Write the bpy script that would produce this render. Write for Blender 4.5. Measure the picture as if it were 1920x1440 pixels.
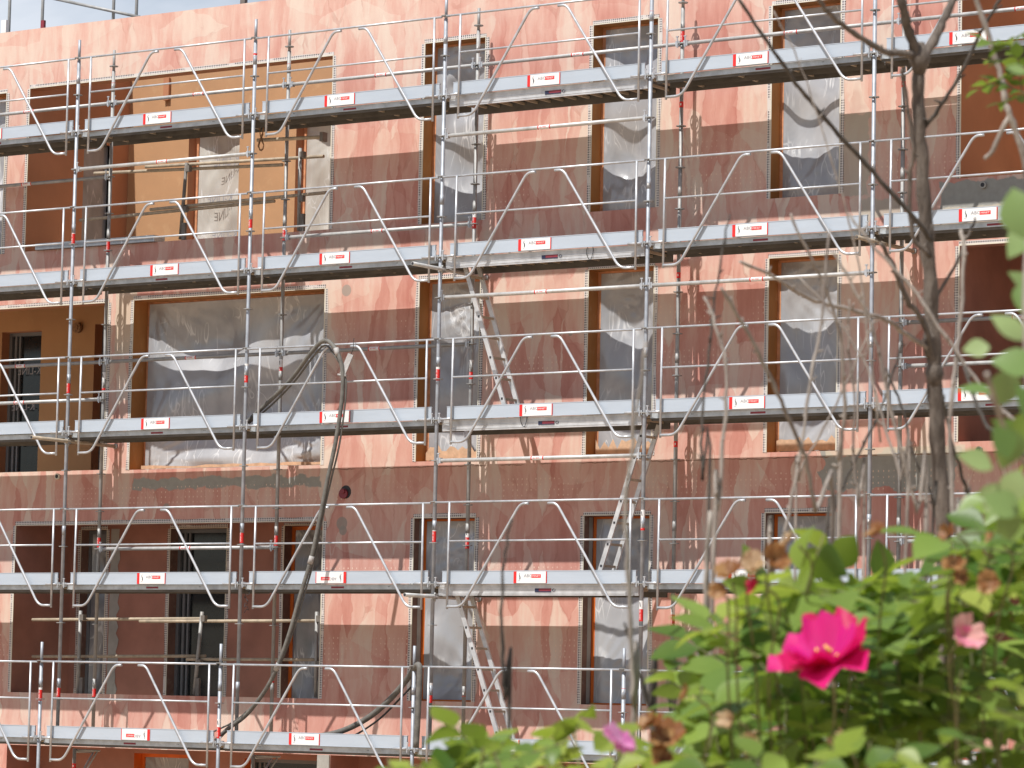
import bpy, math, random
import numpy as np
from mathutils import Vector, Matrix

for o in list(bpy.data.objects):
    bpy.data.objects.remove(o)
SC = bpy.context.scene
COL = SC.collection
RNG = random.Random(7)

# ------------------------------------------------------------------ camera
CAM = Vector((30.9407, -34.5784, -1.3928))
RM = Matrix(((0.824203, 0.033741, 0.565289), (0.565907, -0.086029, -0.819969), (0.020965, 0.995721, -0.09)))
FPX = 6567.59
cam_d = bpy.data.cameras.new('camera')
cam = bpy.data.objects.new('camera', cam_d)
COL.objects.link(cam)
cam.matrix_world = Matrix.Translation(CAM) @ RM.to_4x4()
cam_d.sensor_width = 36.0
cam_d.lens = FPX / 1920 * 36.0
cam_d.clip_start = 0.1
cam_d.clip_end = 3000
cam_d.dof.use_dof = True
cam_d.dof.focus_distance = 44.0
cam_d.dof.aperture_fstop = 18.0
SC.camera = cam

# ------------------------------------------------------------------ light
SUN_DIR = Vector((0.12, 1.0, -1.70)).normalized()       # the way the light travels
elev = math.asin(-SUN_DIR.z)
SC.world = bpy.data.worlds.new('World')
SC.world.use_nodes = True
wn = SC.world.node_tree
for n in list(wn.nodes):
    wn.nodes.remove(n)
w_out = wn.nodes.new('ShaderNodeOutputWorld')
w_bg = wn.nodes.new('ShaderNodeBackground')
w_sky = wn.nodes.new('ShaderNodeTexSky')
w_sky.sky_type = 'NISHITA'
w_sky.sun_disc = False
w_sky.sun_elevation = elev
w_sky.sun_rotation = math.atan2(-SUN_DIR.x, -SUN_DIR.y)
w_sky.air_density = 1.0
w_sky.dust_density = 1.2
w_tc = wn.nodes.new('ShaderNodeTexCoord')
w_map = wn.nodes.new('ShaderNodeMapping')
w_map.inputs['Scale'].default_value = (3.0, 3.0, 8.0)
w_noise = wn.nodes.new('ShaderNodeTexNoise')
w_noise.inputs['Scale'].default_value = 1.6
w_noise.inputs['Detail'].default_value = 7
w_noise.inputs['Distortion'].default_value = 0.4
w_ramp = wn.nodes.new('ShaderNodeValToRGB')
w_ramp.color_ramp.elements[0].position = 0.50
w_ramp.color_ramp.elements[1].position = 0.78
w_mix = wn.nodes.new('ShaderNodeMixRGB')
w_mix.inputs['Color2'].default_value = (11.0, 11.2, 11.8, 1)
wn.links.new(w_tc.outputs['Generated'], w_map.inputs['Vector'])
wn.links.new(w_map.outputs['Vector'], w_noise.inputs['Vector'])
wn.links.new(w_noise.outputs['Fac'], w_ramp.inputs['Fac'])
wn.links.new(w_ramp.outputs['Color'], w_mix.inputs['Fac'])
wn.links.new(w_sky.outputs['Color'], w_mix.inputs['Color1'])
wn.links.new(w_mix.outputs['Color'], w_bg.inputs['Color'])
w_bg.inputs['Strength'].default_value = 0.086
wn.links.new(w_bg.outputs['Background'], w_out.inputs['Surface'])

sun_d = bpy.data.lights.new('sun', 'SUN')
sun_d.energy = 4.6
sun_d.angle = math.radians(0.53)
sun_d.color = (1.0, 0.975, 0.94)
sun = bpy.data.objects.new('sun', sun_d)
COL.objects.link(sun)
sun.rotation_euler = SUN_DIR.to_track_quat('-Z', 'Y').to_euler()
sun.location = (0, -20, 30)

SC.view_settings.view_transform = 'Standard'
SC.view_settings.look = 'None'
SC.view_settings.exposure = 0.20
SC.view_settings.gamma = 1.0
SC.render.engine = 'CYCLES'
SC.cycles.max_bounces = 7
SC.cycles.diffuse_bounces = 4
SC.cycles.caustics_reflective = False
SC.cycles.caustics_refractive = False


# ------------------------------------------------------------------ materials
class NT:
    def __init__(s, name):
        s.m = bpy.data.materials.new(name)
        s.m.use_nodes = True
        s.t = s.m.node_tree
        s.b = s.t.nodes['Principled BSDF']

    def n(s, typ, **kw):
        nd = s.t.nodes.new(typ)
        for k, v in kw.items():
            if k.startswith('_'):
                setattr(nd, k[1:], v)
            else:
                k2 = k.replace('__', ' ')
                s.put(nd.inputs[int(k2[1:])] if k2[0] == 'i' and k2[1:].isdigit() else nd.inputs[k2], v)
        return nd

    def put(s, sock, v):
        if hasattr(v, 'is_output') or isinstance(v, bpy.types.NodeSocket):
            s.t.links.new(v, sock)
        else:
            if sock.type == 'RGBA' and len(v) == 3:
                v = (*v, 1)
            sock.default_value = v

    def math(s, op, a, b=None, c=None, clamp=False):
        nd = s.t.nodes.new('ShaderNodeMath')
        nd.operation = op
        nd.use_clamp = clamp
        for i, v in enumerate((a, b, c)):
            if v is not None:
                s.put(nd.inputs[i], v)
        return nd.outputs[0]

    def mix(s, f, a, b, mode='MIX'):
        nd = s.t.nodes.new('ShaderNodeMixRGB')
        nd.blend_type = mode
        s.put(nd.inputs[0], f)
        s.put(nd.inputs[1], a)
        s.put(nd.inputs[2], b)
        return nd.outputs[0]

    def noise(s, vec, scale, detail=4, rough=0.55, dist=0.0, col=False):
        nd = s.n('ShaderNodeTexNoise', Vector=vec, Scale=scale, Detail=detail, Roughness=rough, Distortion=dist)
        return nd.outputs['Color' if col else 'Fac']

    def mapping(s, vec, scale=(1, 1, 1), loc=(0, 0, 0), rot=(0, 0, 0)):
        nd = s.n('ShaderNodeMapping', Vector=vec, Scale=scale, Location=loc, Rotation=rot)
        return nd.outputs[0]

    def ramp(s, f, a, b, ca=(0, 0, 0), cb=(1, 1, 1)):
        nd = s.t.nodes.new('ShaderNodeValToRGB')
        e = nd.color_ramp.elements
        e[0].position, e[1].position = a, b
        e[0].color, e[1].color = (*ca, 1), (*cb, 1)
        s.put(nd.inputs[0], f)
        return nd.outputs[0]

    def pos(s):
        return s.n('ShaderNodeNewGeometry').outputs['Position']

    def bump(s, h, strength=0.3, dist=0.01):
        nd = s.n('ShaderNodeBump', Height=h, Strength=strength, Distance=dist)
        s.t.links.new(nd.outputs[0], s.b.inputs['Normal'])

    def set(s, **kw):
        for k, v in kw.items():
            s.put(s.b.inputs[k.replace('__', ' ')], v)
        return s.m


def simple(name, col, rough=0.6, metal=0.0, var=0.12, scale=6.0, spec=0.5, stretch=(1, 1, 1), bump=0.0, dirt=None, dirt_amt=0.4):
    s = NT(name)
    p = s.mapping(s.pos(), scale=stretch)
    nz = s.noise(p, scale, 5)
    dark = tuple(max(0, c * (1 - var * 2)) for c in col)
    lite = tuple(min(1, c * (1 + var)) for c in col)
    c = s.ramp(nz, 0.3, 0.7, dark, lite)
    if dirt:
        d = s.ramp(s.noise(p, scale * 3.1, 6, 0.7), 0.56, 0.72)
        c = s.mix(s.math('MULTIPLY', d, dirt_amt), c, dirt)
    s.set(Base__Color=c, Roughness=rough, Metallic=metal, Specular__IOR__Level=spec)
    if bump:
        s.bump(s.noise(p, scale * 5, 4), bump, 0.005)
    return s.m


def plaster_material():
    s = NT('pink_plaster')
    P = s.pos()
    warp = s.noise(P, 2.6, 4, col=True)
    wv = s.n('ShaderNodeVectorMath', _operation='SCALE', i0=warp)
    wv.inputs['Scale'].default_value = 0.20
    Pw = s.n('ShaderNodeVectorMath', _operation='ADD', i0=P, i1=wv.outputs[0]).outputs[0]
    sep = s.n('ShaderNodeSeparateXYZ', Vector=P)
    X, Z = sep.outputs['X'], sep.outputs['Z']
    # tall trowel strokes below, long strokes on the parapet
    v1 = s.n('ShaderNodeTexVoronoi', Vector=s.mapping(Pw, scale=(4.2, 0.0, 0.95)), Scale=1.0, Randomness=0.85)
    v2 = s.n('ShaderNodeTexVoronoi', Vector=s.mapping(Pw, scale=(1.1, 0.0, 3.4), loc=(3.3, 0, 1.7)), Scale=1.0, Randomness=1.0)
    v3 = s.n('ShaderNodeTexVoronoi', Vector=s.mapping(Pw, scale=(2.0, 0.0, 1.5), loc=(7.3, 0, 2.7)), Scale=1.0, Randomness=1.0)
    c1 = s.n('ShaderNodeSeparateColor', Color=v1.outputs['Color']).outputs[0]
    c2 = s.n('ShaderNodeSeparateColor', Color=v2.outputs['Color']).outputs[0]
    c3 = s.n('ShaderNodeSeparateColor', Color=v3.outputs['Color']).outputs[1]
    par = s.ramp(s.math('ADD', Z, s.math('MULTIPLY', s.noise(P, 1.1, 2), 0.8)), 0.0, 1.0)
    par = s.math('SMOOTH_MIN', 1.0, s.math('MULTIPLY_ADD', s.math('ADD', Z, s.math('MULTIPLY', s.noise(P, 0.9, 2), 1.2)), 1.6, -11.7, clamp=True), 0.1)
    par = s.math('MINIMUM', s.math('MAXIMUM', par, 0.0), 1.0)
    a = s.math('MULTIPLY_ADD', c1, 0.62, s.math('MULTIPLY', c3, 0.38))
    b = s.math('MULTIPLY_ADD', c2, 0.27, s.math('MULTIPLY_ADD', c1, 0.20, 0.33))
    mixv = s.math('ADD', s.math('MULTIPLY', a, s.math('SUBTRACT', 1.0, par)), s.math('MULTIPLY', b, par))
    soft = s.noise(s.mapping(P, scale=(3.0, 1, 0.8)), 1.5, 6, 0.6)
    streak = s.noise(s.mapping(Pw, scale=(14, 1, 1.1)), 1.0, 5, 0.6)
    tot = s.math('ADD', s.math('MULTIPLY', mixv, 0.43), s.math('ADD', s.math('MULTIPLY', soft, 0.45), s.math('MULTIPLY', streak, 0.24)))
    tot = s.math('MULTIPLY_ADD', par, 0.05, tot)
    rmp = s.t.nodes.new('ShaderNodeValToRGB')
    s.put(rmp.inputs[0], tot)
    cr = rmp.color_ramp
    cr.elements[0].position = 0.30
    cr.elements[0].color = (0.50, 0.205, 0.16, 1)
    cr.elements[1].position = 0.82
    cr.elements[1].color = (0.71, 0.585, 0.485, 1)
    e = cr.elements.new(0.46); e.color = (0.60, 0.305, 0.245, 1)
    e = cr.elements.new(0.60); e.color = (0.67, 0.425, 0.345, 1)
    e = cr.elements.new(0.68); e.color = (0.685, 0.51, 0.42, 1)
    col = rmp.outputs[0]
    # thin dark edges between strokes
    e1 = s.n('ShaderNodeTexVoronoi', _feature='DISTANCE_TO_EDGE', Vector=s.mapping(Pw, scale=(4.2, 0.0, 0.95)), Scale=1.0, Randomness=0.85)
    edge = s.math('LESS_THAN', e1.outputs['Distance'], 0.03)
    edge = s.math('MULTIPLY', edge, s.ramp(s.noise(P, 2.3, 2), 0.5, 0.62))
    col = s.mix(s.math('MULTIPLY', edge, 0.3), col, (0.42, 0.16, 0.12))
    # repaired patches of grey mortar (x0,x1,z0,z1,colour,amount)
    nzw = s.math('MULTIPLY', s.math('SUBTRACT', s.noise(P, 5.0, 4), 0.5), 0.22)

    def box(x0, x1, z0, z1, k=1.0):
        dx = s.math('SUBTRACT', s.math('ABSOLUTE', s.math('SUBTRACT', X, (x0 + x1) / 2)), (x1 - x0) / 2)
        dz = s.math('SUBTRACT', s.math('ABSOLUTE', s.math('SUBTRACT', Z, (z0 + z1) / 2)), (z1 - z0) / 2)
        d = s.math('ADD', s.math('MAXIMUM', dx, dz), s.math('MULTIPLY', nzw, k))
        return s.math('MULTIPLY_ADD', d, -60.0, 0.5, clamp=True)

    def disc(x, z, r):
        dx = s.math('SUBTRACT', X, x)
        dz = s.math('SUBTRACT', Z, z)
        d = s.math('SQRT', s.math('ADD', s.math('MULTIPLY', dx, dx), s.math('MULTIPLY', dz, dz)))
        return s.math('MULTIPLY_ADD', s.math('SUBTRACT', d, r), -90.0, 0.5, clamp=True)
    grey = (0.25, 0.24, 0.205)
    gm = s.noise(P, 14, 5)
    gcol = s.mix(gm, (0.29, 0.28, 0.25), (0.41, 0.40, 0.36))
    for bx in ((0.35, 3.5, 1.30, 1.44, 1.0), (10.85, 12.6, 1.10, 1.56, 1.6), (12.35, 16.0, 4.30, 4.62, 0.8)):
        col = s.mix(box(*bx), col, gcol)
    for bx in ((11.08, 11.42, 4.55, 5.5, 0.8), (11.3, 11.9, 4.25, 4.5, 1.0)):
        col = s.mix(s.math('MULTIPLY', box(*bx), 0.75), col, (0.46, 0.43, 0.35))
    for bx in ((12.0, 16.0, 3.95, 4.32, 0.8), (-0.05, 0.32, 3.1, 3.98, 0.3), (10.9, 12.7, 1.50, 1.60, .2)):
        col = s.mix(s.math('MULTIPLY', box(*bx), 0.75), col, (0.60, 0.52, 0.40))
    for d in ((3.84, 3.80, 0.075), (3.86, 0.81, 0.085), (3.88, 0.72, 0.06), (0.94, 1.05, 0.06), (7.3, 3.1, 0.03), (5.4, 2.95, .03)):
        col = s.mix(s.math('MULTIPLY', disc(*d), 0.8), col, (0.32, 0.29, 0.25))
    # joint line between storeys
    zl = s.math('ADD', Z, s.math('MULTIPLY', s.math('SUBTRACT', s.noise(P, 9.0, 4), 0.5), 0.05))
    ln = s.math('LESS_THAN', s.math('ABSOLUTE', s.math('SUBTRACT', zl, 1.505)), 0.006)
    ln = s.math('MULTIPLY', ln, s.ramp(s.noise(P, 2.0, 2), 0.42, 0.5))
    ln = s.math('MULTIPLY', ln, s.math('GREATER_THAN', X, 3.6))
    col = s.mix(s.math('MULTIPLY', ln, 0.8), col, (0.22, 0.12, 0.08))
    # rows of small pale dots in level bands
    fx = s.math('SUBTRACT', s.math('FRACT', s.math('DIVIDE', X, 0.068)), 0.5)
    fz = s.math('SUBTRACT', s.math('FRACT', s.math('DIVIDE', Z, 0.068)), 0.5)
    dot = s.math('LESS_THAN', s.math('ADD', s.math('MULTIPLY', fx, s.math('MULTIPLY', fx, 2.6)), s.math('MULTIPLY', fz, fz)), 0.030)
    band = None
    for (z0, z1) in ((5.10, 5.40), (4.72, 4.95), (3.12, 3.42), (2.62, 2.86), (1.04, 1.36), (0.10, 0.25), (-0.93, -0.62), (-1.3, -1.1)):
        bb = s.math('LESS_THAN', s.math('ABSOLUTE', s.math('SUBTRACT', Z, (z0 + z1) / 2)), (z1 - z0) / 2)
        band = bb if band is None else s.math('ADD', band, bb)
    patch = s.ramp(s.noise(s.mapping(P, scale=(0.55, 1, 0.5), loc=(4.6, 0, 0)), 1.4, 4), 0.44, 0.53)
    g = s.ramp(s.noise(P, 13.0, 2), 0.42, 0.52)
    dm = s.math('MULTIPLY', s.math('MULTIPLY', dot, band), s.math('MULTIPLY', patch, g))
    col = s.mix(s.math('MULTIPLY', dm, 0.9), col, (0.80, 0.60, 0.46))
    # fine drips and splashes
    sp = s.ramp(s.noise(P, 26, 3), 0.72, 0.78)
    col = s.mix(s.math('MULTIPLY', sp, 0.5), col, (0.60, 0.44, 0.33))
    s.set(Base__Color=col, Roughness=0.9, Specular__IOR__Level=0.25)
    h = s.math('ADD', s.math('MULTIPLY', mixv, 0.5), s.math('MULTIPLY', s.noise(Pw, 7.0, 5), 0.5))
    s.bump(h, 0.5, 0.012)
    return s.m


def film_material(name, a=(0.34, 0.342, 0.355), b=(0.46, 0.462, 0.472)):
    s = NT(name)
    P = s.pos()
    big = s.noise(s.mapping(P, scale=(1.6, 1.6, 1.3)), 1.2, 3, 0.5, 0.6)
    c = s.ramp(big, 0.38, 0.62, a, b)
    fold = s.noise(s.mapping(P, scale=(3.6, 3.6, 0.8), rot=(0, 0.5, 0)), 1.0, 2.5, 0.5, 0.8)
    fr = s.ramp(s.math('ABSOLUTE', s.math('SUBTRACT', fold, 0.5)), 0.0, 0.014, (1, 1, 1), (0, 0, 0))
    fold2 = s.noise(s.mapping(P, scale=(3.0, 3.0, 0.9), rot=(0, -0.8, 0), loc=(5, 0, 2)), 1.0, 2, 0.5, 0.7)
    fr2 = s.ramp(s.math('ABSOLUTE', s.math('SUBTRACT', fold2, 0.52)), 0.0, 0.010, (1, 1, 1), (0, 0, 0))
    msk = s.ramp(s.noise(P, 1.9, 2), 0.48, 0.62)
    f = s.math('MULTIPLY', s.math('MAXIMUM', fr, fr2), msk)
    c = s.mix(s.math('MULTIPLY', f, 0.75), c, (0.80, 0.80, 0.79))  # whitish crease lines painted in as glints along the folds
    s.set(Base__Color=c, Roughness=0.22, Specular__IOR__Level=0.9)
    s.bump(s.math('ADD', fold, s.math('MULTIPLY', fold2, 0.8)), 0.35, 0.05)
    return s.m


def bead_material():
    s = NT('perforated_bead')
    P = s.pos()
    sep = s.n('ShaderNodeSeparateXYZ', Vector=P)
    fx = s.math('SUBTRACT', s.math('FRACT', s.math('DIVIDE', sep.outputs['X'], 0.030)), 0.5)
    fz = s.math('SUBTRACT', s.math('FRACT', s.math('DIVIDE', sep.outputs['Z'], 0.030)), 0.5)
    d = s.math('ADD', s.math('MULTIPLY', fx, fx), s.math('MULTIPLY', fz, fz))
    hole = s.math('LESS_THAN', d, 0.105)
    keep = s.ramp(s.noise(P, 5.0, 3), 0.36, 0.42)
    c = s.mix(s.math('MULTIPLY', hole, keep), (0.66, 0.61, 0.57), (0.08, 0.07, 0.08))
    s.set(Base__Color=c, Roughness=0.5)
    return s.m


def galv_material(name, base=(0.37, 0.395, 0.43), dirty=0.35, rough=0.55):
    s = NT(name)
    P = s.pos()
    n1 = s.noise(P, 9, 4)
    n2 = s.noise(s.mapping(P, scale=(1, 1, 0.35)), 22, 5, 0.7)
    c = s.ramp(n1, 0.3, 0.7, tuple(v * 0.80 for v in base), tuple(min(1, v * 1.15) for v in base))
    c = s.mix(s.math('MULTIPLY', s.ramp(n2, 0.56, 0.70), dirty), c, (0.36, 0.32, 0.27))
    wht = s.ramp(s.noise(s.mapping(P, loc=(9, 3, 4)), 30, 4, 0.7), 0.66, 0.72)
    c = s.mix(s.math('MULTIPLY', wht, dirty), c, (0.68, 0.62, 0.54))
    s.set(Base__Color=c, Roughness=rough, Metallic=0.35)
    s.bump(n2, 0.15, 0.002)
    return s.m


def leaf_material(name, lo, hi, trans=0.35, rough=0.42):
    s = NT(name)
    geo = s.n('ShaderNodeNewGeometry')
    r = geo.outputs['Random Per Island']
    c = s.mix(r, lo, hi)
    vn = s.noise(geo.outputs['Position'], 60, 3)
    c = s.mix(s.math('MULTIPLY', vn, 0.22), c, tuple(v * 0.55 for v in lo))
    s.set(Base__Color=c, Roughness=rough, Specular__IOR__Level=0.45)
    tr = s.n('ShaderNodeBsdfTranslucent', Color=s.mix(0.45, c, (0.36, 0.46, 0.03)))
    mx = s.n('ShaderNodeMixShader', Fac=trans, i1=s.b.outputs[0], i2=tr.outputs[0])
    out = s.t.nodes['Material Output']
    s.t.links.new(mx.outputs[0], out.inputs['Surface'])
    return s.m


def petal_material(name, lo, hi):
    s = NT(name)
    geo = s.n('ShaderNodeNewGeometry')
    c = s.mix(geo.outputs['Random Per Island'], lo, hi)
    s.set(Base__Color=c, Roughness=0.55)
    tr = s.n('ShaderNodeBsdfTranslucent', Color=c)
    mx = s.n('ShaderNodeMixShader', Fac=0.4, i1=s.b.outputs[0], i2=tr.outputs[0])
    s.t.links.new(mx.outputs[0], s.t.nodes['Material Output'].inputs['Surface'])
    return s.m


def bark_material(name, lo, hi):
    s = NT(name)
    P = s.pos()
    n1 = s.noise(s.mapping(P, scale=(1, 1, 0.25)), 60, 5, 0.65)
    n2 = s.noise(P, 9, 3)
    c = s.ramp(s.math('ADD', s.math('MULTIPLY', n1, 0.6), s.math('MULTIPLY', n2, 0.4)), 0.38, 0.62, lo, hi)
    s.set(Base__Color=c, Roughness=0.85)
    s.bump(n1, 0.7, 0.01)
    return s.m


M = {
    'plaster': plaster_material(),
    'ochre': simple('ochre_coat', (0.45, 0.25, 0.12), 0.85, var=0.06, scale=1.5, bump=0.2, dirt=(0.50, 0.33, 0.16), dirt_amt=0.25),
    'ochre_sunlit': simple('sunlit_ochre_coat', (0.47, 0.26, 0.13), 0.85, var=0.05, scale=1.5, bump=0.2, dirt=(0.66, 0.46, 0.26), dirt_amt=0.25),  # same ochre coat, made a little lighter for its sunlit look
    'pale_floor': simple('screed_floor', (0.62, 0.56, 0.47), 0.9, var=0.08),
    'shaded_coat': simple('shaded_coat', (0.46, 0.20, 0.10), 0.85, var=0.08, scale=1.3, bump=0.2),  # shade of unlit loggia sides and reveals put into a browner tone
    'pink_shaded': simple('shaded_pink_coat', (0.40, 0.185, 0.135), 0.9, var=0.12, scale=1.8, bump=0.2),  # wall pink with the deep shade of the loggias darkened into it
    'reveal': simple('reveal_coat', (0.46, 0.195, 0.055), 0.8, var=0.12, scale=3.0, stretch=(1, 1, .4), bump=0.25, dirt=(0.5, 0.33, 0.18), dirt_amt=.4),
    'reveal_dark': simple('bare_reveal', (0.24, 0.13, 0.095), 0.85, var=0.15, scale=3.5, dirt=(0.38, 0.32, 0.26), dirt_amt=0.6),
    'foam': simple('orange_jamb', (0.66, 0.30, 0.15), 0.8, var=0.15, scale=10),
    'orange': simple('orange_frame', (0.72, 0.16, 0.02), 0.6, var=0.1, scale=4),
    'cream': simple('cream_edge', (0.72, 0.67, 0.55), 0.6, var=0.06),
    'bead': bead_material(),
    'film': film_material('plastic_film'),
    'film_shaded': film_material('plastic_film_shaded', (0.20, 0.205, 0.215), (0.29, 0.29, 0.30)),  # same film, shade of the recesses put into the colour
    'film_sunlit': film_material('plastic_film_sunlit', (0.46, 0.42, 0.37), (0.58, 0.55, 0.49)),  # same film, sunlight put into the colour as a paler tone
    'slurry': simple('plaster_splash', (0.60, 0.40, 0.26), 0.8, var=0.12, scale=14),
    'glass': simple('dark_glass', (0.018, 0.020, 0.022), 0.12, var=0.2),
    'frame_grey': simple('grey_frame', (0.17, 0.175, 0.185), 0.5, var=0.05),
    'concrete': simple('bare_concrete', (0.40, 0.385, 0.35), 0.9, var=0.1, scale=5, bump=0.3),
    'galv': galv_material('galvanised_steel'),
    'galv_dirty': galv_material('worn_steel', (0.36, 0.357, 0.345), 0.65, 0.6),
    'rail': galv_material('rail_steel', (0.53, 0.545, 0.565), 0.2, 0.36),
    'blue_steel': galv_material('blue_steel', (0.30, 0.42, 0.56), 0.2, 0.45),
    'alu': galv_material('aluminium', (0.62, 0.62, 0.62), 0.08, 0.38),
    'toe': simple('toe_board_paint', (0.49, 0.55, 0.615), 0.42, metal=0.15, var=0.035, scale=3.0, stretch=(0.5, 1, 3), dirt=(0.44, 0.44, 0.44), dirt_amt=0.2),
    'lip': galv_material('deck_lip', (0.50, 0.54, 0.57), 0.18, 0.4),
    'groove': simple('deck_shadow_gap', (0.13, 0.13, 0.13), 0.7),
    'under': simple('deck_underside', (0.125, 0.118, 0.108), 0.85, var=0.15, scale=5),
    'batten': simple('deck_cross_bar', (0.50, 0.42, 0.32), 0.7, var=0.1),
    'red': simple('red_sticker', (0.72, 0.025, 0.022), 0.5, var=0.05),
    'white': simple('white_sticker', (0.82, 0.81, 0.79), 0.5, var=0.03),
    'ink': simple('black_print', (0.03, 0.03, 0.035), 0.6, var=0.05),
    'grey_ink': simple('grey_print', (0.30, 0.29, 0.31), 0.6, var=0.05),
    'navy': simple('navy_sticker', (0.02, 0.025, 0.07), 0.5, var=0.05),
    'maroon': simple('maroon_sticker', (0.24, 0.03, 0.045), 0.5, var=0.08),
    'hose': simple('hose_rubber', (0.15, 0.142, 0.125), 0.75, var=0.18, scale=12, dirt=(0.30, 0.27, 0.22), dirt_amt=0.55, bump=0.3),
    'rubber': simple('black_cable', (0.03, 0.03, 0.03), 0.6),
    'strap': simple('grey_strap', (0.42, 0.40, 0.38), 0.8, var=0.15, scale=20),
    'rope': simple('brown_rope', (0.30, 0.17, 0.09), 0.9, var=0.2, scale=30),
    'wood_tube': simple('mortar_stained_tube', (0.47, 0.39, 0.29), 0.75, var=0.15, scale=10, dirt=(0.24, 0.20, 0.16), dirt_amt=0.8),
    'dark_metal': simple('dark_metal', (0.19, 0.17, 0.15), 0.6, var=0.15, scale=10),
    'roof': simple('roof_membrane', (0.22, 0.22, 0.22), 0.9),
    'ground': simple('site_ground', (0.50, 0.37, 0.25), 0.95, var=0.2, scale=0.8, bump=0.5),
    'bark': bark_material('grey_brown_bark', (0.055, 0.042, 0.032), (0.19, 0.155, 0.125)),
    'twig': bark_material('pale_twig_bark', (0.19, 0.155, 0.13), (0.40, 0.35, 0.30)),
    'twig_dark': bark_material('dark_twig_bark', (0.035, 0.03, 0.024), (0.10, 0.085, 0.07)),
    'cane': bark_material('green_cane', (0.09, 0.10, 0.035), (0.22, 0.20, 0.09)),
    'leaf': leaf_material('rose_leaf', (0.045, 0.115, 0.02), (0.29, 0.41, 0.08), 0.42),
    'leaf_young': leaf_material('young_leaf', (0.20, 0.29, 0.035), (0.42, 0.50, 0.10), 0.5),
    'leaf_pale': leaf_material('pale_leaf', (0.10, 0.20, 0.04), (0.34, 0.43, 0.19), 0.3),
    'petal': petal_material('magenta_petal', (0.62, 0.004, 0.10), (0.76, 0.02, 0.30)),
    'petal_red': petal_material('red_petal', (0.60, 0.01, 0.06), (0.70, 0.02, 0.10)),
    'petal_lilac': petal_material('lilac_petal', (0.62, 0.16, 0.42), (0.75, 0.36, 0.58)),
    'petal_pale': petal_material('pale_pink_petal', (0.72, 0.42, 0.36), (0.80, 0.22, 0.42)),
    'stamen': simple('yellow_stamen', (0.80, 0.52, 0.10), 0.7),
    'withered': petal_material('withered_petal', (0.26, 0.10, 0.03), (0.56, 0.34, 0.14)),
    'withered_pale': petal_material('withered_pale_petal', (0.50, 0.34, 0.18), (0.68, 0.50, 0.32)),
}


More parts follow.
